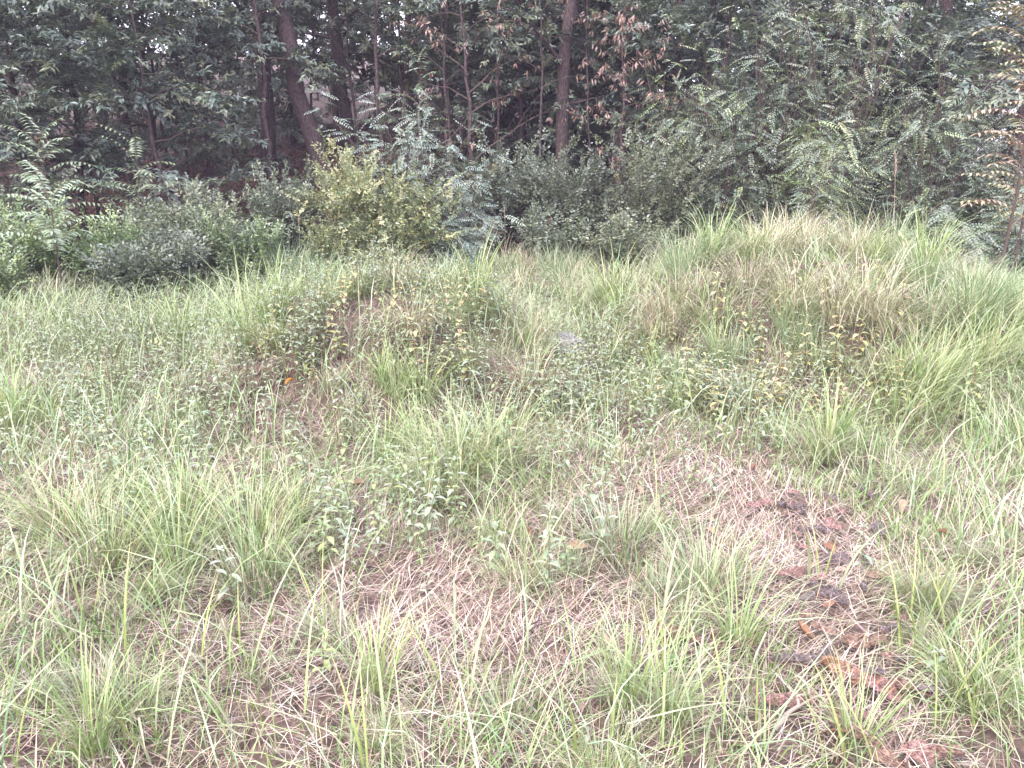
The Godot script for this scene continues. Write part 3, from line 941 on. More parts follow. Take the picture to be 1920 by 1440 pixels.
func build_edge() -> void:
	var list := [
		# bright and dull bushes at the foot of the wood
		{"called": "bush", "label": "fresh green small-leaved bush at the clearing's corner", "x": -6.6, "z": -10.5, "h": 0.95, "reach": 0.9, "stems": 16, "kit": "bright"},
		{"called": "bush", "label": "fresh green bush under the long-fronded sapling", "x": -5.6, "z": -10.9, "h": 0.8, "reach": 1.0, "stems": 14, "kit": "bright", "main_tint": 1},
		{"called": "bush", "label": "dull green bush with a pale twig beside the fresh green bush", "x": -4.75, "z": -11.6, "h": 1.1, "reach": 0.8, "stems": 14, "kit": "small", "main_tint": 2},
		{"called": "bush", "label": "dark low bush at the shaded foot of the wood", "x": -5.2, "z": -12.6, "h": 1.0, "reach": 0.9, "stems": 12, "kit": "small", "main_tint": 1},
		{"called": "bush", "label": "grey-green fine-leaved bush between dark low bush and yellow-green bush", "x": -3.75, "z": -12.8, "h": 1.3, "reach": 0.75, "stems": 20, "kit": "small", "main_tint": 3},
		{"called": "bush", "label": "large yellow-green bush in the middle of the wood's edge", "x": -2.35, "z": -12.7, "h": 1.65, "reach": 1.1, "fill": 420, "stems": 26, "kit": "yellowish", "sprays": 6.0},
		{"called": "bush", "label": "lower yellow-green bush spilling towards the grass", "x": -1.75, "z": -12.3, "h": 1.15, "reach": 0.9, "stems": 16, "kit": "yellowish", "main_tint": 3},
		{"called": "locust_bush", "label": "pale blue-green locust bush rising behind the yellow-green bush", "x": -1.7, "z": -13.3, "h": 2.7, "reach": 0.55, "stems": 15, "kit": "pale_locust", "main_tint": 0, "fill": 260},
		{"called": "locust_bush", "label": "blue-green locust bush with a cluster of golden leaves", "x": -0.85, "z": -13.6, "h": 2.0, "reach": 0.6, "stems": 15, "kit": "pale_locust", "extra": "gold", "extra_called": "golden_foliage", "extra_each": 5, "extra_n": 9, "main_tint": 1},
		{"called": "bush", "label": "dark grey-green bush in the middle hollow", "x": 0.1, "z": -14.2, "h": 1.75, "reach": 0.8, "stems": 20, "kit": "small", "main_tint": 1},
		{"called": "bush", "label": "dark spreading bush below the tall purple-brown trunk", "x": 1.15, "z": -14.0, "h": 1.6, "reach": 0.9, "stems": 20, "kit": "small", "main_tint": 3},
		{"called": "flowering_bush", "label": "bush overgrown with pale cream flower heads", "x": 2.35, "z": -13.3, "h": 2.0, "reach": 0.6, "stems": 18, "kit": "small", "main_tint": 2, "extra": "flower", "extra_each": 2, "extra_n": 16},
		{"called": "locust_bush", "label": "dense blue-green locust bush next to the cream-flowered bush", "x": 3.5, "z": -13.6, "h": 2.9, "fill": 350, "reach": 0.55, "stems": 20, "kit": "locust", "main_tint": 1},
		{"called": "locust_bush", "label": "tall dense locust bush behind the grassy mound's crest", "x": 4.5, "z": -14.2, "h": 3.9, "fill": 420, "reach": 0.5, "stems": 20, "kit": "locust", "main_tint": 0, "extra": "flower", "extra_each": 4, "extra_n": 8},
		{"called": "locust_bush", "label": "tallest locust bush with yellow-green sunny tops", "x": 6.0, "z": -14.6, "h": 5.0, "fill": 500, "reach": 0.42, "stems": 18, "kit": "locust", "main_tint": 2},
		{"called": "locust_bush", "label": "locust bush with brownish seed clusters in its shade", "x": 5.3, "z": -13.4, "h": 2.6, "reach": 0.5, "stems": 16, "kit": "locust", "main_tint": 3, "extra": "flower", "extra_each": 4, "extra_n": 7},
		{"called": "locust_bush", "label": "dark locust bush between tallest locust and russet sapling", "x": 6.9, "z": -13.5, "h": 3.0, "fill": 350, "reach": 0.6, "stems": 16, "kit": "locust", "main_tint": 1},
		{"called": "locust_bush", "label": "pale locust bush leaning into the picture's edge", "x": 7.6, "z": -11.6, "h": 1.3, "reach": 0.6, "stems": 9, "kit": "locust", "main_tint": 3},
		{"called": "locust_bush", "label": "low pale locust bush beside the mound's grass", "x": 6.2, "z": -10.8, "h": 1.0, "reach": 0.6, "stems": 8, "kit": "locust", "main_tint": 3},
		{"called": "bush", "label": "dark bush under the broad trunk at the wood's edge", "x": 8.1, "z": -13.4, "h": 1.8, "reach": 0.8, "stems": 16, "kit": "small", "main_tint": 1},
		{"called": "locust_bush", "label": "thin upright locust shrub topped with lime-green young leaves", "x": 4.75, "z": -12.2, "h": 2.6, "reach": 0.22, "stems": 6, "kit": "locust", "main_tint": 4, "extra": "bright", "extra_each": 1, "extra_n": 6, "extra_called": "young_foliage"},
		{"called": "locust_bush", "label": "tall pale locust bush rising beside the cream-flowered bush", "x": 3.0, "z": -14.6, "h": 3.4, "reach": 0.4, "stems": 14, "kit": "locust", "main_tint": 2, "fill": 300},
		{"called": "locust_bush", "label": "tall locust bush between the sky gap and russet sapling", "x": 7.7, "z": -14.4, "h": 3.9, "reach": 0.42, "stems": 14, "kit": "locust", "main_tint": 2, "fill": 320},
		{"called": "low_bush", "label": "low fresh green bush spilling farthest into the grass", "x": -6.5, "z": -9.3, "h": 0.6, "reach": 0.9, "stems": 10, "kit": "bright", "fill": 90},
		{"called": "low_bush", "label": "low dark bush beside the spilling fresh green one", "x": -4.7, "z": -9.6, "h": 0.42, "reach": 0.9, "stems": 9, "kit": "small", "main_tint": 1, "fill": 90},
		{"called": "low_bush", "label": "low grey-green bush in front of the long-fronded sapling", "x": -4.6, "z": -10.2, "h": 0.6, "reach": 0.9, "stems": 9, "kit": "small", "main_tint": 3, "fill": 90},
		{"called": "low_bush", "label": "low mixed bush at the foot of the dull green bush", "x": -3.9, "z": -11.3, "h": 0.7, "reach": 0.9, "stems": 9, "kit": "bright", "main_tint": 3, "fill": 90},
		{"called": "low_bush", "label": "low leafy bush beside the dark rounded tussock", "x": -2.6, "z": -11.9, "h": 0.65, "reach": 0.9, "stems": 9, "kit": "yellowish", "main_tint": 3, "fill": 90},
		{"called": "low_bush", "label": "low pale bush at the foot of the golden-leaved locust", "x": -0.8, "z": -12.5, "h": 0.8, "reach": 0.8, "stems": 9, "kit": "pale_locust", "main_tint": 3, "fill": 70},
		{"called": "low_bush", "label": "low dark bush in the hollow behind the back row of tussocks", "x": 0.6, "z": -12.9, "h": 0.75, "reach": 0.9, "stems": 9, "kit": "small", "main_tint": 1, "fill": 90},
		{"called": "low_bush", "label": "low bush below the cream-flowered bush", "x": 1.8, "z": -12.3, "h": 0.7, "reach": 0.9, "stems": 9, "kit": "small", "main_tint": 2, "fill": 90},
		{"called": "low_bush", "label": "low dark bush at the clearing's outer corner", "x": -7.6, "z": -10.2, "h": 0.8, "reach": 0.9, "stems": 10, "kit": "small", "main_tint": 1, "fill": 110},
		{"called": "bush", "label": "dark broadleaf bush at the shaded outer edge", "x": -8.2, "z": -12.0, "h": 1.6, "reach": 0.8, "stems": 16, "kit": "small", "main_tint": 1},
	]
	var i := 0
	for t in list:
		var o: Dictionary = {"subs": 7, "sprays": 5.0, "sub_min": 0.14, "bare": 0.12, "scatter": 1.6, "flat": 0.4, "group": "bushes along the wood's edge"}
		o.merge(t, true)
		o.seed = 700 + i
		shrub(o)
		i += 1
	# saplings with long compound leaves
	var wal := [Color(.36, .46, .32), Color(.32, .42, .29)]
	var loc := [Color(.25, .34, .25), Color(.22, .31, .24), Color(.28, .37, .26)]
	var rus := [Color(.50, .42, .26), Color(.52, .38, .29), Color(.46, .45, .24), Color(.38, .42, .20)]
	var sap := [
		{"label": "young sapling with long arching compound leaves above the fresh green bush", "x": -5.55, "z": -9.5, "h": 1.25, "fronds": 13, "len": 0.62, "pairs": 10, "ll": 0.13, "lw": 0.035, "tints": wal, "from": 0.45, "face": 1.57},
		{"label": "sapling with layered compound leaves in shade beyond the long-fronded one", "x": -6.9, "z": -11.8, "h": 2.0, "fronds": 20, "len": 0.7, "pairs": 10, "ll": 0.13, "lw": 0.036, "tints": wal, "from": 0.3},
		{"label": "sapling with layered compound leaves at the shaded picture edge", "x": -8.0, "z": -11.4, "h": 2.1, "fronds": 20, "len": 0.7, "pairs": 10, "ll": 0.13, "lw": 0.036, "tints": wal, "from": 0.3},
		{"label": "sapling with drooping compound leaves over the dark low bush", "x": -6.0, "z": -12.8, "h": 1.9, "fronds": 18, "len": 0.65, "pairs": 9, "ll": 0.12, "lw": 0.034, "tints": wal, "from": 0.35},
		{"label": "slanting locust sapling of feathery leaves behind the mound grass", "x": 4.1, "z": -11.2, "h": 1.9, "fronds": 34, "len": 0.36, "pairs": 9, "ll": 0.05, "lw": 0.02, "tints": loc, "from": 0.1, "lean": Vector3(0.22, 0, 0)},
		{"label": "small locust sapling of feathery leaves beside the pale bush", "x": 5.6, "z": -10.6, "h": 1.0, "fronds": 14, "len": 0.34, "pairs": 8, "ll": 0.05, "lw": 0.022, "tints": loc, "from": 0.2},
		{"label": "pale feathery locust sapling low at the picture's edge", "x": 6.9, "z": -10.3, "h": 1.3, "fronds": 14, "len": 0.36, "pairs": 8, "ll": 0.055, "lw": 0.024, "tints": [Color(.26, .36, .26), Color(.22, .33, .24)], "from": 0.2},
		{"label": "young compound-leaved sapling in the dark gap between trunks", "x": -1.75, "z": -15.8, "h": 3.3, "fronds": 14, "len": 0.6, "pairs": 9, "ll": 0.11, "lw": 0.035, "tints": wal, "from": 0.6},
		{"label": "tall sapling with russet-yellow compound leaves reaching into the picture", "x": 6.1, "z": -9.7, "h": 4.0, "fronds": 30, "len": 0.62, "pairs": 8, "ll": 0.12, "lw": 0.036, "tints": rus, "from": 0.22, "thick": 0.02, "rachis": Color(.5, .25, .18), "face": 3.14, "lean": Vector3(-0.02, 0, 0)},
		{"label": "second russet sapling nearer the corner with yellowing compound leaves", "x": 6.7, "z": -10.3, "h": 3.4, "fronds": 22, "len": 0.6, "pairs": 8, "ll": 0.12, "lw": 0.036, "tints": rus, "from": 0.25, "thick": 0.02, "rachis": Color(.5, .25, .18), "face": 3.14},
	]
	for t in sap:
		var o: Dictionary = {"called": "compound_leaved_sapling", "group": "saplings with compound leaves"}
		o.merge(t, true)
		o.seed = 900 + i
		frond_sapling(o)
		i += 1

func build_meadow() -> void:
	# straw, short grass and long grass that cover the clearing
	rng.seed = 21
	var straw_cols := [Color(.80, .62, .56), Color(.66, .50, .45), Color(.92, .78, .71), Color(.42, .31, .27), Color(.58, .54, .38), Color(.28, .19, .16), Color(.86, .74, .63), Color(.22, .16, .13)]
	var short_cols := [Color(0.30, 0.47, 0.16), Color(0.24, 0.41, 0.15), Color(0.39, 0.54, 0.22), Color(0.34, 0.48, 0.27), Color(0.64, 0.63, 0.44), Color(0.46, 0.61, 0.32)]
	var long_cols := [Color(0.30, 0.46, 0.20), Color(0.26, 0.42, 0.20), Color(0.39, 0.53, 0.27), Color(0.59, 0.65, 0.46), Color(0.36, 0.51, 0.20), Color(0.49, 0.63, 0.41)]
	var cover := Node3D.new()
	cover.name = "meadow_grass"
	cover.set_meta("kind", "stuff")
	cover.set_meta("label", "mat of pinkish straw and short green grass over the clearing")
	cover.set_meta("category", "grass")
	add_child(cover)
	var straw := Acc.new()
	var short := Acc.new()
	var long := Acc.new()
	var z := -1.0
	while z > -15.4:
		var dz := 0.12 + 0.01 * -z
		var half := 0.7 - z * 0.73
		var near := 1.0 / (1.0 + pow(maxf(0.0, -z - 2.4) / 2.6, 2.0))
		var grow := 1.0 + 0.07 * maxf(0.0, -z - 2.0)
		var segs := 2
		for k in int(half * 2.0 * dz * (5700.0 * near + 170.0)):
			var x := R(-half, half)
			var pz := z + R(-.6, .6) * dz
			var d := dryness(x, pz)
			var away := trail(x, pz)
			var swirl := 3.5 * patchy.get_noise_2d(x * 1.3 + 20.0, pz * 1.3) + R(-1.3, 1.3) + (PI if rng.randf() < 0.35 else 0.0)
			var at := on_ground(x, pz) + Vector3(0, R(-.01, .02), 0)
			var h := shade(0.25)
			var climb := 0.0
			if pz < -3.6 and pz > -10.0:                     # blades lean with the slope they stand on
				climb = atan((gh(x + 0.12 * cos(swirl), pz + 0.12 * sin(swirl)) - at.y) / 0.12)
			if pit(x, pz) < -0.05 and rng.randf() < 0.8:
				continue
			if rng.randf() < 0.10 + 1.1 * d:
				var c: Color = straw_cols[rng.randi() % straw_cols.size()]
				c = Color(c.r * h.r, c.g * h.g, c.b * h.b)
				blade(straw, at, swirl, R(0.85, 1.55) - climb, R(.04, .16) * minf(grow, 1.4), 0.0029 * grow * R(.6, 1.4), R(-.2, .9), segs, c, c, R(-.9, .9))
			elif (away > 0.1 or rng.randf() < 0.35) and rng.randf() < 0.25 + 1.6 * patchy.get_noise_2d(x * 3.1, pz * 3.1 + 70.0) + 0.45:
				var c: Color = short_cols[rng.randi() % short_cols.size()]
				c = Color(c.r * h.r, c.g * h.g, c.b * h.b)
				blade(short, at, swirl, R(0.05, 1.0) - climb * 0.6, R(.035, .12) * R(.7, 1.5), 0.0033 * grow * R(.6, 1.5), R(.2, 1.6), segs, c, c, R(-.9, .9))
			if away > 0.25 and rng.randf() < (0.03 + 0.16 * smoothstep(3.5, 7.0, -pz)) * (1.1 - d) * (1.0 - 0.8 * gauss(x, pz, 1.7, -4.9, 1.0, 0.9)) * (1.0 - 0.6 * gauss(x, pz, -1.0, -5.4, 1.3, 1.0)):
				var c: Color = long_cols[rng.randi() % long_cols.size()]
				c = Color(c.r * h.r, c.g * h.g, c.b * h.b)
				blade(long, at, swirl, R(.05, .6), R(.2, .5), 0.0055 * grow * R(.6, 1.3), R(.6, 2.4), 4, c, c.lerp(Color(.8, .78, .62), R(0, .6)), R(-.6, .6))
		z -= dz
	part("straw", straw.mesh(M.straw), cover).set_meta("kind", "stuff")
	part("short_grass", short.mesh(M.grass), cover).set_meta("kind", "stuff")
	part("long_grass", long.mesh(M.grass), cover).set_meta("kind", "stuff")

	# tangled sward of finer wisps between the tussocks, and the same meadow going on to either side
	rng.seed = 26
	var all_cols: Array = short_cols + long_cols + [straw_cols[0], straw_cols[2], straw_cols[6]]
	var wisps := []
	var mats := []
	for k in 4:
		wisps.append(tuft_mesh({"n": 60, "base": 0.34, "l0": 0.10, "l1": 0.34, "w": 0.0036, "tilt": 1.1, "b0": 0.3, "b1": 2.6, "cols": all_cols, "tip": Color(.78, .74, .60), "segs": 3}))
		mats.append(tuft_mesh({"n": 260, "base": 0.38, "l0": 0.05, "l1": 0.17, "w": 0.0034, "tilt": 1.5, "b0": 0.0, "b1": 0.8, "cols": straw_cols + short_cols, "segs": 2, "mat": M.straw}))
	var wx := [[], [], [], []]
	var mx := [[], [], [], []]
	var wc := [[], [], [], []]
	var mc := [[], [], [], []]
	for k in 5200:
		var x := R(-15, 15)
		var pz := R(-14.5, 3.0)
		var inside := absf(x) < 0.7 - pz * 0.73 and pz < -1.0
		var d := dryness(x, pz)
		if trail(x, pz) < 0.25 or pit(x, pz) < -0.04 or (inside and (pz < -8.5 or rng.randf() < d * 1.1)):
			continue
		var v := rng.randi() % 4
		var b := R(.9, 1.1)
		var turned := frame_of(Vector3.FORWARD.rotated(Vector3.UP, R(0, TAU)), ground_up(x, pz))
		wx[v].append(Transform3D(turned.scaled(Vector3.ONE * R(.7, 1.2)), on_ground(x, pz)))
		wc[v].append(Color(b, b * R(.96, 1.03), b * R(.92, 1.06)))
		if not inside:
			mx[v].append(Transform3D(turned, on_ground(x, pz)))
			mc[v].append(Color(b, b, b))
	for k in 4:
		scatter_stuff(cover, "sward", wisps[k], wx[k], wc[k])
		scatter_stuff(cover, "thatch", mats[k], mx[k], mc[k])

	# tussocks
	rng.seed = 31
	var types := {
		"fine": {"n": 210, "base": 0.13, "l0": 0.3, "l1": 0.6, "w": 0.0035, "tilt": 0.8, "b0": 0.8, "b1": 2.8, "cols": [Color(0.31, 0.45, 0.15), Color(0.40, 0.51, 0.21), Color(0.27, 0.41, 0.16), Color(0.58, 0.55, 0.32)], "tip": Color(0.70, 0.78, 0.53)},
		"lush": {"n": 210, "base": 0.2, "l0": 0.3, "l1": 0.75, "w": 0.005, "tilt": 0.75, "b0": 0.6, "b1": 2.4, "cols": [Color(0.37, 0.52, 0.15), Color(0.33, 0.48, 0.16), Color(0.44, 0.57, 0.20), Color(0.29, 0.43, 0.16), Color(.60, .60, .36), Color(0.38, 0.50, 0.27)], "tip": Color(0.69, 0.76, 0.50), "lean": Vector3(1, 0, 0.3)},
		"tall": {"n": 70, "base": 0.10, "l0": 0.45, "l1": 0.95, "w": 0.0085, "tilt": 0.4, "b0": 0.4, "b1": 1.9, "cols": [Color(0.31, 0.47, 0.15), Color(0.38, 0.53, 0.19), Color(0.27, 0.43, 0.19), Color(0.48, 0.57, 0.26)], "tip": Color(0.74, 0.84, 0.53), "segs": 6},
		"pale": {"n": 210, "base": 0.18, "l0": 0.35, "l1": 0.8, "w": 0.005, "tilt": 0.8, "b0": 1.0, "b1": 3.0, "cols": [Color(.74, .62, .48), Color(.64, .58, .40), Color(0.45, 0.49, 0.26), Color(.80, .68, .56), Color(.58, .46, .36), Color(0.41, 0.48, 0.24)], "tip": Color(0.88, 0.84, 0.69)},
		"dark": {"n": 230, "base": 0.2, "l0": 0.4, "l1": 0.75, "w": 0.005, "tilt": 0.45, "b0": 0.5, "b1": 1.8, "cols": [Color(0.22, 0.37, 0.16), Color(0.27, 0.43, 0.20), Color(0.33, 0.45, 0.25), Color(0.46, 0.53, 0.31)], "tip": Color(0.70, 0.80, 0.62)},
		"silver": {"n": 200, "base": 0.14, "l0": 0.18, "l1": 0.4, "w": 0.0036, "tilt": 0.5, "b0": 0.5, "b1": 1.9, "cols": [Color(0.35, 0.47, 0.27), Color(0.42, 0.53, 0.35), Color(0.31, 0.43, 0.21), Color(0.60, 0.57, 0.40)], "tip": Color(0.61, 0.67, 0.47)},
	}
	var meshes := {}
	for t in types:
		meshes[t] = []
		for k in 4:
			meshes[t].append(tuft_mesh(types[t]))
	var thatch := []
	for k in 3:
		thatch.append(tuft_mesh({"n": 70, "base": 0.16, "l0": 0.12, "l1": 0.34, "w": 0.0045, "tilt": 1.1, "b0": 0.6, "b1": 1.6, "cols": straw_cols, "segs": 3, "mat": M.straw}))
	var known := [
		["fine", -1.62, -2.78, 0.9, "green tussock with long crossing blades beside the sandy corner"],
		["tall", -1.31, -2.72, 0.62, "wide-bladed green tussock in front of the leafy plants"],
		["fine", -1.10, -2.92, 0.95, "dense green tussock with tan dry skirt"],
		["silver", -0.98, -2.62, 0.8, "short tussock with collapsed grey dry skirt"],
		["fine", -0.30, -3.72, 1.1, "arching fine green tussock swept sideways in the centre"],
		["fine", -0.12, -3.85, 1.15, "pale fine tussock swept over beside the arching one"],
		["fine", -0.42, -3.45, 0.8, "yellow-tipped tussock over the dark hollow"],
		["tall", -0.55, -4.55, 0.62, "upright bright yellow-green blades on the low mound"],
		["tall", -0.82, -4.66, 0.45, "narrow sheaf of bright blades on the low mound's side"],
		["tall", -1.87, -5.40, 1.0, "tallest green grass clump at the low mound's shoulder"],
		["tall", -1.72, -5.55, 0.85, "second tall green clump touching the tallest one"],
		["dark", -3.2, -11.4, 1.05, "dark green rounded tussock in front of the bushes"],
		["dark", -2.75, -11.0, 0.9, "dark green tussock with whitish drooping tips"],
		["pale", -1.6, -11.4, 1.0, "pale grey tussock before the lower yellow-green bush"],
		["pale", -0.15, -12.2, 1.15, "pale tussock in the row before the dark middle bushes"],
		["pale", 0.35, -12.0, 1.0, "pale silvery tussock at the end of the back row"],
		["pale", 0.95, -11.6, 0.9, "reddish-pale tussock before the dark spreading bush"],
		["tall", -0.30, -6.1, 0.85, "tall thin upright blades behind the golden-leaved plants"],
		["tall", 1.80, -4.12, 0.62, "broad-bladed tussock at the grassy mound's foot"],
		["fine", 1.72, -4.0, 0.7, "low mixed tussock over a dark gap at the mound's foot"],
		["lush", 2.48, -4.62, 1.0, "bright yellow-green tussock swept towards the picture edge"],
		["lush", 2.75, -4.9, 1.05, "lush tussock with long swept blades beside the brightest one"],
		["lush", 3.3, -5.2, 1.0, "lush green tussock at the mound's outer flank"],
		["tall", 0.34, -1.93, 0.45, "upright broad blue-green blades in the pink straw"],
		["tall", 0.44, -1.86, 0.42, "upright broad bright green blades next to the pink bark"],
		["tall", 0.92, -1.74, 0.38, "fan of green blades in front of the reddish bark"],
		["tall", -1.12, -1.74, 0.45, "coarse green blades low in the corner of the straw"],
		["fine", 1.36, -1.95, 0.62, "bright green tuft at the picture edge beyond the bark"],
		["silver", 0.72, -2.55, 0.9, "silvery-green low tussock beside the bark trail"],
		["silver", 0.45, -2.9, 0.9, "silvery-green low tussock behind the pink straw"],
		["tall", 0.78, -5.9, 0.5, "light green blades beside the pale stone"],
		["fine", 0.1, -5.72, 0.55, "fine pale tussock drooping over the front of the stone"],
		["fine", 0.42, -5.75, 0.55, "fine green tussock at the stone's corner"],
		["lush", 4.1, -5.6, 1.0, "lush tall tussock farther out on the mound's flank"],
		["fine", -1.9, -3.0, 0.9, "green tussock at the side edge behind the sandy corner"],
		["fine", -1.45, -3.15, 0.85, "green tussock with grey tips near the leafy patch"],
	]
	for t in known:
		var o := base("grass_tussock", t[4], "grass", on_ground(t[1], t[2]), R(-0.3, 0.3), "grass tussocks in the clearing")
		var mi := part("green_leaves", meshes[t[0]][rng.randi() % 4], o)
		mi.scale = Vector3.ONE * t[3]
		part("dry_leaves", thatch[rng.randi() % 3], o).scale = Vector3.ONE * t[3]
	# crest and flanks of the mound, back row, and scattered ones
	var more := []
	for k in 66:
		var a := R(0, TAU)
		var rr := 1.75 * sqrt(rng.randf())
		var kd: String = ["pale", "pale", "fine", "pale", "pale", "tall", "pale", "dark"][k % 8]
		more.append([kd, 2.75 + rr * cos(a) * 1.15, -7.2 + rr * sin(a), R(.6, 1.05), {"pale": "pale straw-coloured tussock", "fine": "fine green tussock", "tall": "coarse tall-bladed tussock", "dark": "deep green tussock"}[kd] + " on the crest of the grassy mound" + ("'s far side" if sin(a) < -0.3 else "'s front edge" if sin(a) > 0.3 else ""), "tussocks on the mound's crest"])
	for k in 32:
		more.append([["lush", "fine", "dark"][k % 3], R(3.6, 6.5), R(-9.0, -4.6), R(.7, 1.1), ["lush swept", "fine arching", "deep green"][k % 3] + " tussock on the mound's outer slope", "tussocks on the mound's outer slope"])
	for k in 26:
		more.append([["dark", "pale", "silver"][k % 3], R(-7.5, 1.8), R(-12.6, -9.4), R(.75, 1.1), ["deep green", "pale straw", "silvery"][k % 3] + " tussock along the foot of the bushes", "tussocks along the bushes"])
	for k in 52:
		more.append([["fine", "silver", "fine", "tall"][k % 4], R(-4.2, 1.2), R(-8.5, -4.4), R(.5, .85), ["fine green", "silvery", "arching yellow-green", "coarse tall"][k % 4] + " tussock among the grey-green leafy plants", "tussocks among the leafy plants"])
	for k in 34:
		var zz := R(-4.2, -1.55)
		var xx := R(-1.0, 1.0) * (0.35 - zz * 0.7)
		if trail(xx, zz) < 0.3:
			continue
		more.append([["fine", "silver", "silver", "tall"][k % 4], xx, zz, R(.3, .55), ["small fine", "small silvery", "low silvery", "small coarse"][k % 4] + " grass tuft " + ("beside the bark trail" if xx > 0.6 else "at the sandy corner" if xx < -0.9 else "in the open pink straw" if zz > -2.8 else "between straw and leafy plants"), "small tufts in the straw"])
	for k in 22:
		more.append([["fine", "dark", "pale", "tall"][k % 4], R(0.9, 3.4), R(-5.9, -4.7), R(.45, .75), ["fine green", "deep green", "pale straw", "coarse tall"][k % 4] + " tussock on the grassy mound's shaded front face", "tussocks on the mound's front face"])
	for k in 16:
		more.append([["fine", "pale"][k % 2], R(-2.2, 0.3), R(-6.6, -5.0), R(.5, .8), ["fine arching", "pale wispy"][k % 2] + " tussock on the low mound", "tussocks on the low mound"])
	for t in more:
		var o := base("grass_tussock", t[4], "grass", on_ground(t[1], t[2]), R(0, TAU) if t[0] != "lush" else R(-.6, .6), t[5])
		part("green_leaves", meshes[t[0]][rng.randi() % 4], o).scale = Vector3.ONE * t[3]
		if rng.randf() < 0.6:
			part("dry_leaves", thatch[rng.randi() % 3], o).scale = Vector3.ONE * t[3]

	# coarse single blades close by, each blade a part
	rng.seed = 61
	var bl := []
	for k in 8:
		var a := Acc.new()
		var c: Color = [Color(.32, .46, .13), Color(.40, .52, .17), Color(.48, .58, .40), Color(.62, .66, .46)][k % 4]
		blade(a, Vector3(0, -0.02, 0), R(-.2, .2), R(0.1, 0.3), R(.26, .46), R(.006, .0105), R(.3, 1.3), 7, c, c.lerp(Color(.66, .60, .36), 0.6), R(-.4, .4))
		bl.append(a.mesh(M.grass))
	var clumps := [
		[-1.0, -1.72, 8, "few coarse grass blades leaning in the near straw corner"], [-0.72, -1.78, 7, "coarse upright blades in the near straw"], [-0.35, -1.70, 8, "coarse blades fanning out at the picture's lower edge"],
		[-0.05, -1.78, 7, "loose coarse blades in near pink straw"], [0.22, -1.72, 9, "coarse blades around the small near leafy plant"], [0.38, -1.98, 11, "stand of broad upright blades behind the near leafy plant"],
		[0.60, -1.80, 8, "coarse bent blades near the pale stick"], [0.86, -1.72, 9, "coarse blades over the nearest pink bark"], [1.25, -1.86, 9, "coarse blades at the lower corner by the bark trail"],
		[1.12, -2.6, 6, "single coarse blades between two grey bark plates"], [-0.62, -2.3, 6, "coarse blades beside the small bushy-topped plant"], [-1.25, -2.1, 9, "coarse blades beside the corner grass"],
		[-1.32, -1.75, 9, "coarse blades in the lowest corner of the picture"], [-0.18, -2.02, 6, "coarse yellowing blades in the open pink straw"], [0.52, -2.35, 7, "coarse upright blades before the silvery tussock"], [1.3, -2.2, 8, "coarse bright blades beside the crumbled bark"], [-0.9, -2.15, 6, "coarse blades by the short lone leafy plant"],
		[1.45, -2.35, 9, "coarse bright blades at the picture's side edge"], [0.1, -2.75, 7, "coarse blades beside the tall near leafy plant"], [-1.55, -2.35, 8, "coarse yellowing blades at the side edge"],
	]
	for t in clumps:
		var o := base("coarse_grass", t[3], "grass", on_ground(t[0], t[1]), 0.0, "coarse grass clumps close by")
		for k in int(t[2]):
			var b := part("blade", bl[rng.randi() % 8], o)
			b.position = Vector3(R(-.09, .09), 0, R(-.07, .07))
			b.rotation.y = R(0, TAU)
			b.scale = Vector3.ONE * R(.6, 1.1)

	# leafy plants
	rng.seed = 71
	var placed := [
		[0.14, -2.60, .34, 7, "grey", "tall near leafy plant with drooping grey-green leaves in the straw"], [-0.64, -2.74, .30, 7, "grey", "dense dark-footed leafy plant in front of the plant patch"],
		[-1.02, -2.52, .24, 5, "grey", "leafy plant leaning beside the collapsed dry skirt"], [-0.58, -2.06, .17, 5, "green", "short leafy plant alone in the near straw"],
		[0.21, -1.75, .15, 4, "grey", "small leafy plant at the very front among coarse blades"], [-0.31, -2.52, .15, 4, "grey", "small bushy-topped pale plant alone in pink straw"],
		[-0.36, -3.1, .34, 7, "grey", "upright leafy plant above the dark hollow"], [-0.72, -3.0, .36, 7, "grey", "tallest leafy plant of the front patch"],
		[0.62, -3.5, .30, 6, "green", "leafy plant behind the trodden straw"], [1.38, -2.75, .20, 5, "grey", "pale leafy plant beyond the second grey bark plate"],
		[1.6, -2.5, .18, 4, "grey", "pale leafy plant at the side beyond the bark"], [-0.55, -3.3, .33, 7, "grey", "leafy plant between the hollow and the front patch"],
		[1.28, -2.02, .12, 4, "grey", "tiny pale leafy plant beside reddish bark"], [0.95, -3.4, .22, 5, "grey", "small leafy plant where the bark trail starts"],
	]
	for t in placed:
		forb({"called": "leafy_plant", "label": t[5], "x": t[0], "z": t[1], "h": t[2], "nodes": t[3], "kit": t[4], "group": "leafy plants standing alone"}, true)
	var spots := []
	var tries := 0
	while spots.size() < 760 and tries < 40000:
		tries += 1
		var zz := -2.5 - 9.0 * rng.randf()
		var xx := R(-1.0, 1.0) * (0.4 - zz * 0.70)
		var d := 0.65 * gauss(xx, zz, -1.8, -4.3, 1.6, 1.1) + 0.6 * gauss(xx, zz, -0.6, -3.25, 0.6, 0.5) + 0.4 * gauss(xx, zz, -0.6, -5.6, 1.6, 1.6) + 0.5 * gauss(xx, zz, 0.6, -4.5, 0.9, 1.0) + 0.5 * gauss(xx, zz, -3.0, -7.5, 2.0, 2.0) + 0.2 * gauss(xx, zz, 1.7, -4.9, 0.8, 0.6) + 0.5 * gauss(xx, zz, -0.5, -9.0, 2.0, 1.5)
		d *= clampf(0.5 + 0.9 * patchy.get_noise_2d(xx * 2.2 + 50.0, zz * 2.2), 0.02, 1.1)
		if rng.randf() < d * 0.9:
			spots.append(Vector2(xx, zz))
	spots.sort_custom(func(p, q): return p.y > q.y)
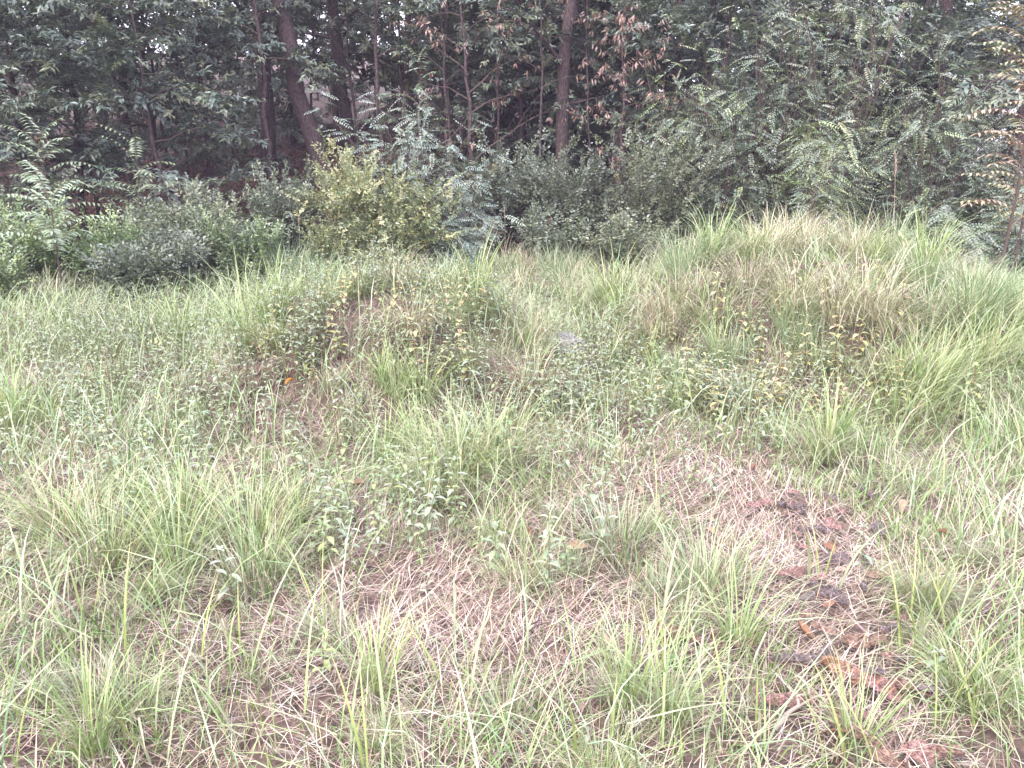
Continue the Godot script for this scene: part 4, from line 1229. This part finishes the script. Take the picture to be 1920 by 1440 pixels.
	var protos := []
	var rest := []
	for k in spots.size():
		var s: Vector2 = spots[k]
		if k < 230:
			var tall := R(.14, .38)
			var grp := "in the patch before the dark hollow"
			if s.y < -3.6:
				grp = "in the broad patch beside the tall grass clump" if s.x < -0.9 else "between the two mounds"
				if s.x < -2.2:
					grp = "near the pink bare spot at the picture edge"
				elif s.x > 1.1:
					grp = "at the foot of the grassy mound"
				elif s.y < -4.5:
					grp = "on the flank of the low mound"
			elif s.x < -1.0:
				grp = "among the green tussocks by the sandy corner"
			elif s.x > 0.1:
				grp = "beside the trodden straw near the bark"
			var lab := ("tall" if tall > .30 else "short" if tall < .22 else "middling") + " grey-green leafy plant " + grp
			forb({"called": "leafy_plant", "label": lab, "x": s.x, "z": s.y, "h": tall, "nodes": rng.randi_range(5, 8), "kit": "grey" if rng.randf() < 0.68 else "green", "group": "leafy plants " + grp}, k < 90)
		else:
			rest.append(s)
	# the farther ones, too many and too small to count
	var field := Node3D.new()
	field.name = "leafy_undergrowth"
	field.set_meta("kind", "stuff")
	field.set_meta("label", "distant carpet of grey-green leafy plants across the clearing")
	field.set_meta("category", "undergrowth")
	add_child(field)
	for v in 3:
		var fol := Acc.new()
		for j in 3:
			var plan := forb_plan(R(.24, .42), 6)
			var off := Vector3(R(-.12, .12), 0, R(-.12, .12))
			for x in plan.xs:
				var kk: Dictionary = leaf_kits["grey" if rng.randf() < .75 else "green"][rng.randi() % 8]
				fol.put(kk, Transform3D(x.basis, x.origin + off), 0)
			var pp := PackedVector3Array()
			for q in plan.p:
				pp.append(q + off)
			tube(fol, pp, plan.r, 4, Color(.25, .25, .12))
		var ts := []
		var cl := []
		for k in range(v, rest.size(), 3):
			ts.append(Transform3D(Basis(Vector3.UP, R(0, TAU)).scaled(Vector3.ONE * R(.8, 1.2)), on_ground(rest[k].x, rest[k].y)))
			var b := R(.9, 1.1)
			cl.append(Color(b, b, b * R(.9, 1.1)))
		scatter_stuff(field, "undergrowth", fol.mesh(M.forb), ts, cl)
	# yellowing round-leaved plants on the mounds
	for k in 100:
		var on_low := k < 36
		var xx := -1.0 + R(-.8, .8) if on_low else 1.9 + R(-1.05, 1.05)
		var zz := -5.1 + R(-.6, .45) if on_low else -5.2 + R(-.8, .7)
		forb({"called": "yellowing_plant", "x": xx, "z": zz, "h": [R(.32, .42), R(.15, .22), R(.23, .31)][k % 3], "nodes": rng.randi_range(5, 7), "per": 3, "kit": "golden" if on_low and rng.randf() < .3 else "yellow", "stem_mat": M.red_stem,
			"label": ["tall", "short", "spindly"][k % 3] + (" golden-leaved plant on the low mound" if on_low else " yellow-green round-leaved plant on the grassy mound's front slope") + ("'s upper part" if zz < (-5.5 if on_low else -5.1) else ""), "group": "golden plants on the low mound" if on_low else "yellow-green plants on the mound's slope"}, k >= 90)
	# bare stalks and seed heads
	var stalks := [[-1.35, -4.6, .55, "thin dark bare stalk beside the tall grass clump"], [-0.95, -4.0, .5, "thin reddish bare stalk in the leafy patch"], [-2.5, -4.6, .5, "thin dark stalk in the broad leafy patch"], [-0.45, -7.4, .8, "dark upright stalk behind the low mound"], [-0.3, -9.0, .9, "tall brownish stalk far across the clearing"], [-2.1, -3.5, .5, "thin stalk near the corner tussocks"], [0.1, -6.9, .7, "thin stalk near the pale stone"]]
	for t in stalks:
		var o := base("bare_stalk", t[3], "stalk", on_ground(t[0], t[1]), R(0, TAU), "bare stalks in the clearing")
		var a := Acc.new()
		tube(a, PackedVector3Array([Vector3.ZERO, Vector3(.01, t[2] * .5, .01), Vector3(.04, t[2], 0.02)]), PackedFloat32Array([.003, .0025, .0015]), 5)
		part("stem", a.mesh(M.red_stem), o)
		var b := Acc.new()
		for k in 5:
			leaf(b, Vector3(.03, t[2] * (.6 + .08 * k), .01), Vector3(R(-1, 1), .3, R(-1, 1)), Vector3.UP, .04, .012, .3, Color(.4, .3, .2))
		part("foliage", b.mesh(M.leaf), o)
	var plumes := [[3.55, -7.2, 1.05, "tallest tan seed plume above the grassy mound"], [-3.1, -11.3, .95, "slim pale seed stalk before the dark bushes"], [-0.1, -12.0, 1.0, "slim tan seed stalk in the back row of tussocks"]]
	for t in plumes:
		var o := base("seed_stalk", t[3], "grass", on_ground(t[0], t[1]), R(0, TAU), "grass stalks with seed plumes")
		var a := Acc.new()
		var tp := Vector3(R(-.12, .12), t[2], R(-.1, .1))
		tube(a, PackedVector3Array([Vector3.ZERO, tp * 0.5, tp]), PackedFloat32Array([.003, .0022, .0014]), 5)
		part("stem", a.mesh(M.pale_stem), o)
		var b := Acc.new()
		for k in 30:
			var az := R(0, TAU)
			var at := tp * R(.8, 1.0)
			blade(b, at, az, R(.1, .5), R(.04, .09), .005, R(-.2, .4), 2, Color(.62, .46, .36), Color(.66, .52, .42))
		part("plume", b.mesh(M.straw), o)

func build_litter() -> void:
	var sm := StandardMaterial3D.new()
	sm.vertex_color_use_as_albedo = true
	sm.albedo_texture = noise_tex(0.03, [[0.25, lin(.18, .16, .16)], [0.5, lin(.6, .57, .56)], [0.75, lin(1, 1, 1)]])
	sm.uv1_triplanar = true
	sm.uv1_scale = Vector3(5, 14, 16)
	sm.normal_scale = 2.0
	sm.normal_enabled = true
	sm.normal_texture = M.soil.normal_texture
	sm.roughness = 0.9
	M.shed = sm
	var grey := Color(.19, .155, .165)
	var pink := Color(.33, .20, .19)
	var tan_ := Color(.30, .20, .165)
	var list := [
		[1.30, -2.80, .17, .12, 0.3, false, "grey lichened bark plate, upper of the two flat grey plates"],
		[1.15, -2.50, .20, .09, -1.0, false, "long grey bark plate, lower of the two flat grey plates"],
		[1.17, -3.33, .20, .10, 0.5, true, "pink bark flake farthest up the trail, lying inside up"],
		[1.30, -3.30, .18, .08, 0.2, false, "grey bark strip beside the farthest pink flake"],
		[1.33, -3.06, .24, .06, 0.15, false, "long narrow dark bark strip across the trail"],
		[1.42, -3.13, .17, .13, 1.3, true, "bright salmon bark piece standing beside the dark strip"],
		[1.58, -3.05, .17, .09, 1.0, false, "grey bark piece with pink end beyond the salmon piece"],
		[1.70, -3.45, .26, .08, 1.4, false, "dark upright bark sliver at the mound's foot"],
		[1.62, -3.78, .17, .11, 0.2, false, "grey bark plate half hidden under the broad-bladed tussock"],
		[1.05, -2.02, .26, .10, -0.8, false, "thick curled brown bark log-like piece in the middle of the trail"],
		[0.90, -2.10, .24, .06, 0.1, false, "dark bark strip under the curled brown piece"],
		[1.16, -1.98, .18, .05, -0.1, true, "tan bark strip beyond the curled brown piece"],
		[0.95, -1.73, .30, .08, -1.0, true, "nearest long pink bark strip at the lower edge"],
		[1.10, -1.70, .20, .09, 0.1, true, "pink bark flake at the lower edge beside the long strip"],
		[0.72, -2.18, .16, .06, 0.2, true, "small tan bark flake before the silvery tussock"],
		[0.55, -2.25, .18, .08, -0.4, true, "pale pink bark flake nearest the pink straw"],
		[0.82, -1.92, .22, .09, 0.3, true, "broad salmon bark flake below the dark strip"],
		[1.05, -2.62, .17, .08, 0.4, true, "pink bark flake beside the lower grey plate"],
		[1.15, -2.22, .20, .09, 0.2, true, "crumbled reddish bark patch in the trail"],
		[1.22, -2.12, .14, .04, -0.2, true, "thin tan bark sliver in the trail"],
		[-0.27, -3.33, .22, .07, -0.6, true, "pink bark strip in the dark hollow"],
		[-0.18, -3.2, .15, .05, -0.9, true, "small pinkish bark sliver before the hollow"],
		[1.06, -2.47, .10, .06, 0.5, false, "small pale grey bark chip"],
	]
	var i := 0
	for t in list:
		var inside: bool = t[5]
		bark_piece({"called": "bark_piece", "label": t[6], "x": t[0], "z": t[1], "l": t[2] * 0.82, "w": t[3] * 0.6, "turn": t[4], "inside_up": inside, "seed": 40 + i, "lift": 0.035, "curl": -0.5 if inside else 0.35, "out": grey if i != 9 else Color(.34, .19, .15), "ins": pink if i % 3 else tan_, "tip": 0.25 if i % 2 else 0.1, "roll": -0.1})
		i += 1
	rng.seed = 88
	for k in 30:
		var t := rng.randf()
		var zz := lerpf(-3.5, -1.65, t)
		bark_piece({"called": "bark_chip", "label": ["dull pinkish", "dull tan", "small grey"][2 if k % 3 == 0 else k % 2] + " bark chip " + ("at the far end of the bark trail" if zz < -2.8 else "at the near end of the bark trail" if zz > -2.1 else "halfway along the bark trail"), "x": lerpf(1.45, 1.0, t) + R(-.17, .17), "z": zz, "l": R(.04, .09), "w": R(.02, .045), "turn": R(0, TAU), "inside_up": k % 3 != 0, "seed": 140 + k, "lift": 0.04, "curl": 0.3, "out": grey, "ins": [pink, tan_][k % 2], "tip": 0.2})
		rng.seed = 1000 + k
	stick({"label": "pale weathered stick lying in the straw", "x": .80, "z": -1.88, "l": .2, "r": .008, "turn": 0.7, "mat": M.pale_stem, "seed": 8, "roll": 0.2})
	stick({"label": "thin dark stick crossing the straw centre", "x": .02, "z": -2.2, "l": .28, "r": .005, "turn": 0.9, "mat": M.twig, "seed": 9})
	stick({"label": "fallen bare twig beside the cream-flowered bush", "x": 1.6, "z": -12.9, "l": 1.2, "r": .012, "turn": 0.5, "mat": M.pale_stem, "seed": 10, "roll": 0.8})
	rng.seed = 91
	for k in 26:
		var zz := R(-5.2, -1.7)
		var xx := R(-1.0, 1.0) * (0.1 - zz * 0.6)
		dead_leaf(xx, zz, [Color(.40, .23, .15), Color(.52, .35, .26), Color(.34, .19, .14), Color(.56, .43, .34)][k % 4], R(.05, .10), "curled brown dead leaf lying in the straw", "dead leaves in the straw")
	dead_leaf(-1.42, -4.75, Color(.75, .38, .10), .09, "bright orange dead leaf in the dark gap under the tall clump", "dead leaves in the straw", .12)
	# the pale stone with faded things lying on it
	rng.seed = 95
	var st := base("stone_block", "pale grey flat stone half hidden in grass between the mounds", "stone", on_ground(0.27, -6.05, 0.2), 0.25)
	var stone := StandardMaterial3D.new()
	stone.albedo_texture = noise_tex(0.03, [[0.25, lin(.07, .07, .062)], [0.45, lin(.17, .165, .165)], [0.7, lin(.28, .27, .275)]])
	stone.uv1_triplanar = true
	stone.uv1_scale = Vector3(2, 2, 2)
	stone.roughness = 0.8
	var f := FastNoiseLite.new()
	f.frequency = 5.0
	for slab in [["stone_slab", Vector3(.56, .09, .40), .24], ["stone_foot", Vector3(.44, .2, .3), .10]]:
		var bm := BoxMesh.new()
		bm.size = slab[1]
		bm.subdivide_width = 9
		bm.subdivide_depth = 7
		bm.subdivide_height = 2
		var arr := bm.get_mesh_arrays()
		var vs: PackedVector3Array = arr[Mesh.ARRAY_VERTEX]
		for q in vs.size():
			var v := vs[q]
			var e: Vector3 = v / slab[1] * 2.0
			var m := 1.0 - 0.04 * pow(absf(e.x * e.z), 3.0) - 0.05 * pow(maxf(absf(e.x), absf(e.z)), 8.0) * absf(e.y)
			vs[q] = v * m + Vector3(f.get_noise_3dv(v), f.get_noise_3dv(v + Vector3(9, 0, 0)), f.get_noise_3dv(v + Vector3(0, 9, 0))) * 0.03
		arr[Mesh.ARRAY_VERTEX] = vs
		var am := ArrayMesh.new()
		am.add_surface_from_arrays(Mesh.PRIMITIVE_TRIANGLES, arr)
		am.surface_set_material(0, stone)
		part(slab[0], am, st).position.y = slab[2]
	var top := on_ground(0.27, -6.05, 0.2) + Vector3(0, .275, 0)
	var wreath := base("withered_bouquet", "dark withered bouquet with a red petal on the pale stone", "bouquet", top + Vector3(-.12, 0, .02), 0.4)
	var wl := Acc.new()
	for k in 60:
		var az := R(0, TAU)
		leaf(wl, Vector3(R(-.09, .09), R(.0, .06), R(-.06, .06)), Vector3(cos(az), R(.1, .8), sin(az)), Vector3.UP, R(.05, .09), R(.015, .03), .3, Color(.16, .15, .17) * R(.6, 1.8))
	part("foliage", wl.mesh(M.straw), wreath)
	var ws := Acc.new()
	tube(ws, PackedVector3Array([Vector3(-.15, .012, .03), Vector3(0, .02, 0), Vector3(.1, .05, -.02)]), PackedFloat32Array([.006, .006, .004]), 5)
	part("stem", ws.mesh(M.twig), wreath)
	var wp := Acc.new()
	for k in 6:
		var az := R(0, TAU)
		leaf(wp, Vector3(.12, .05, 0), Vector3(cos(az), R(.2, 1.0), sin(az)), Vector3.UP, .05, .03, .2, [Color(.75, .10, .06), Color(.30, .14, .45), Color(.75, .3, .1)][k % 3])
	part("flower", wp.mesh(M.straw), wreath)
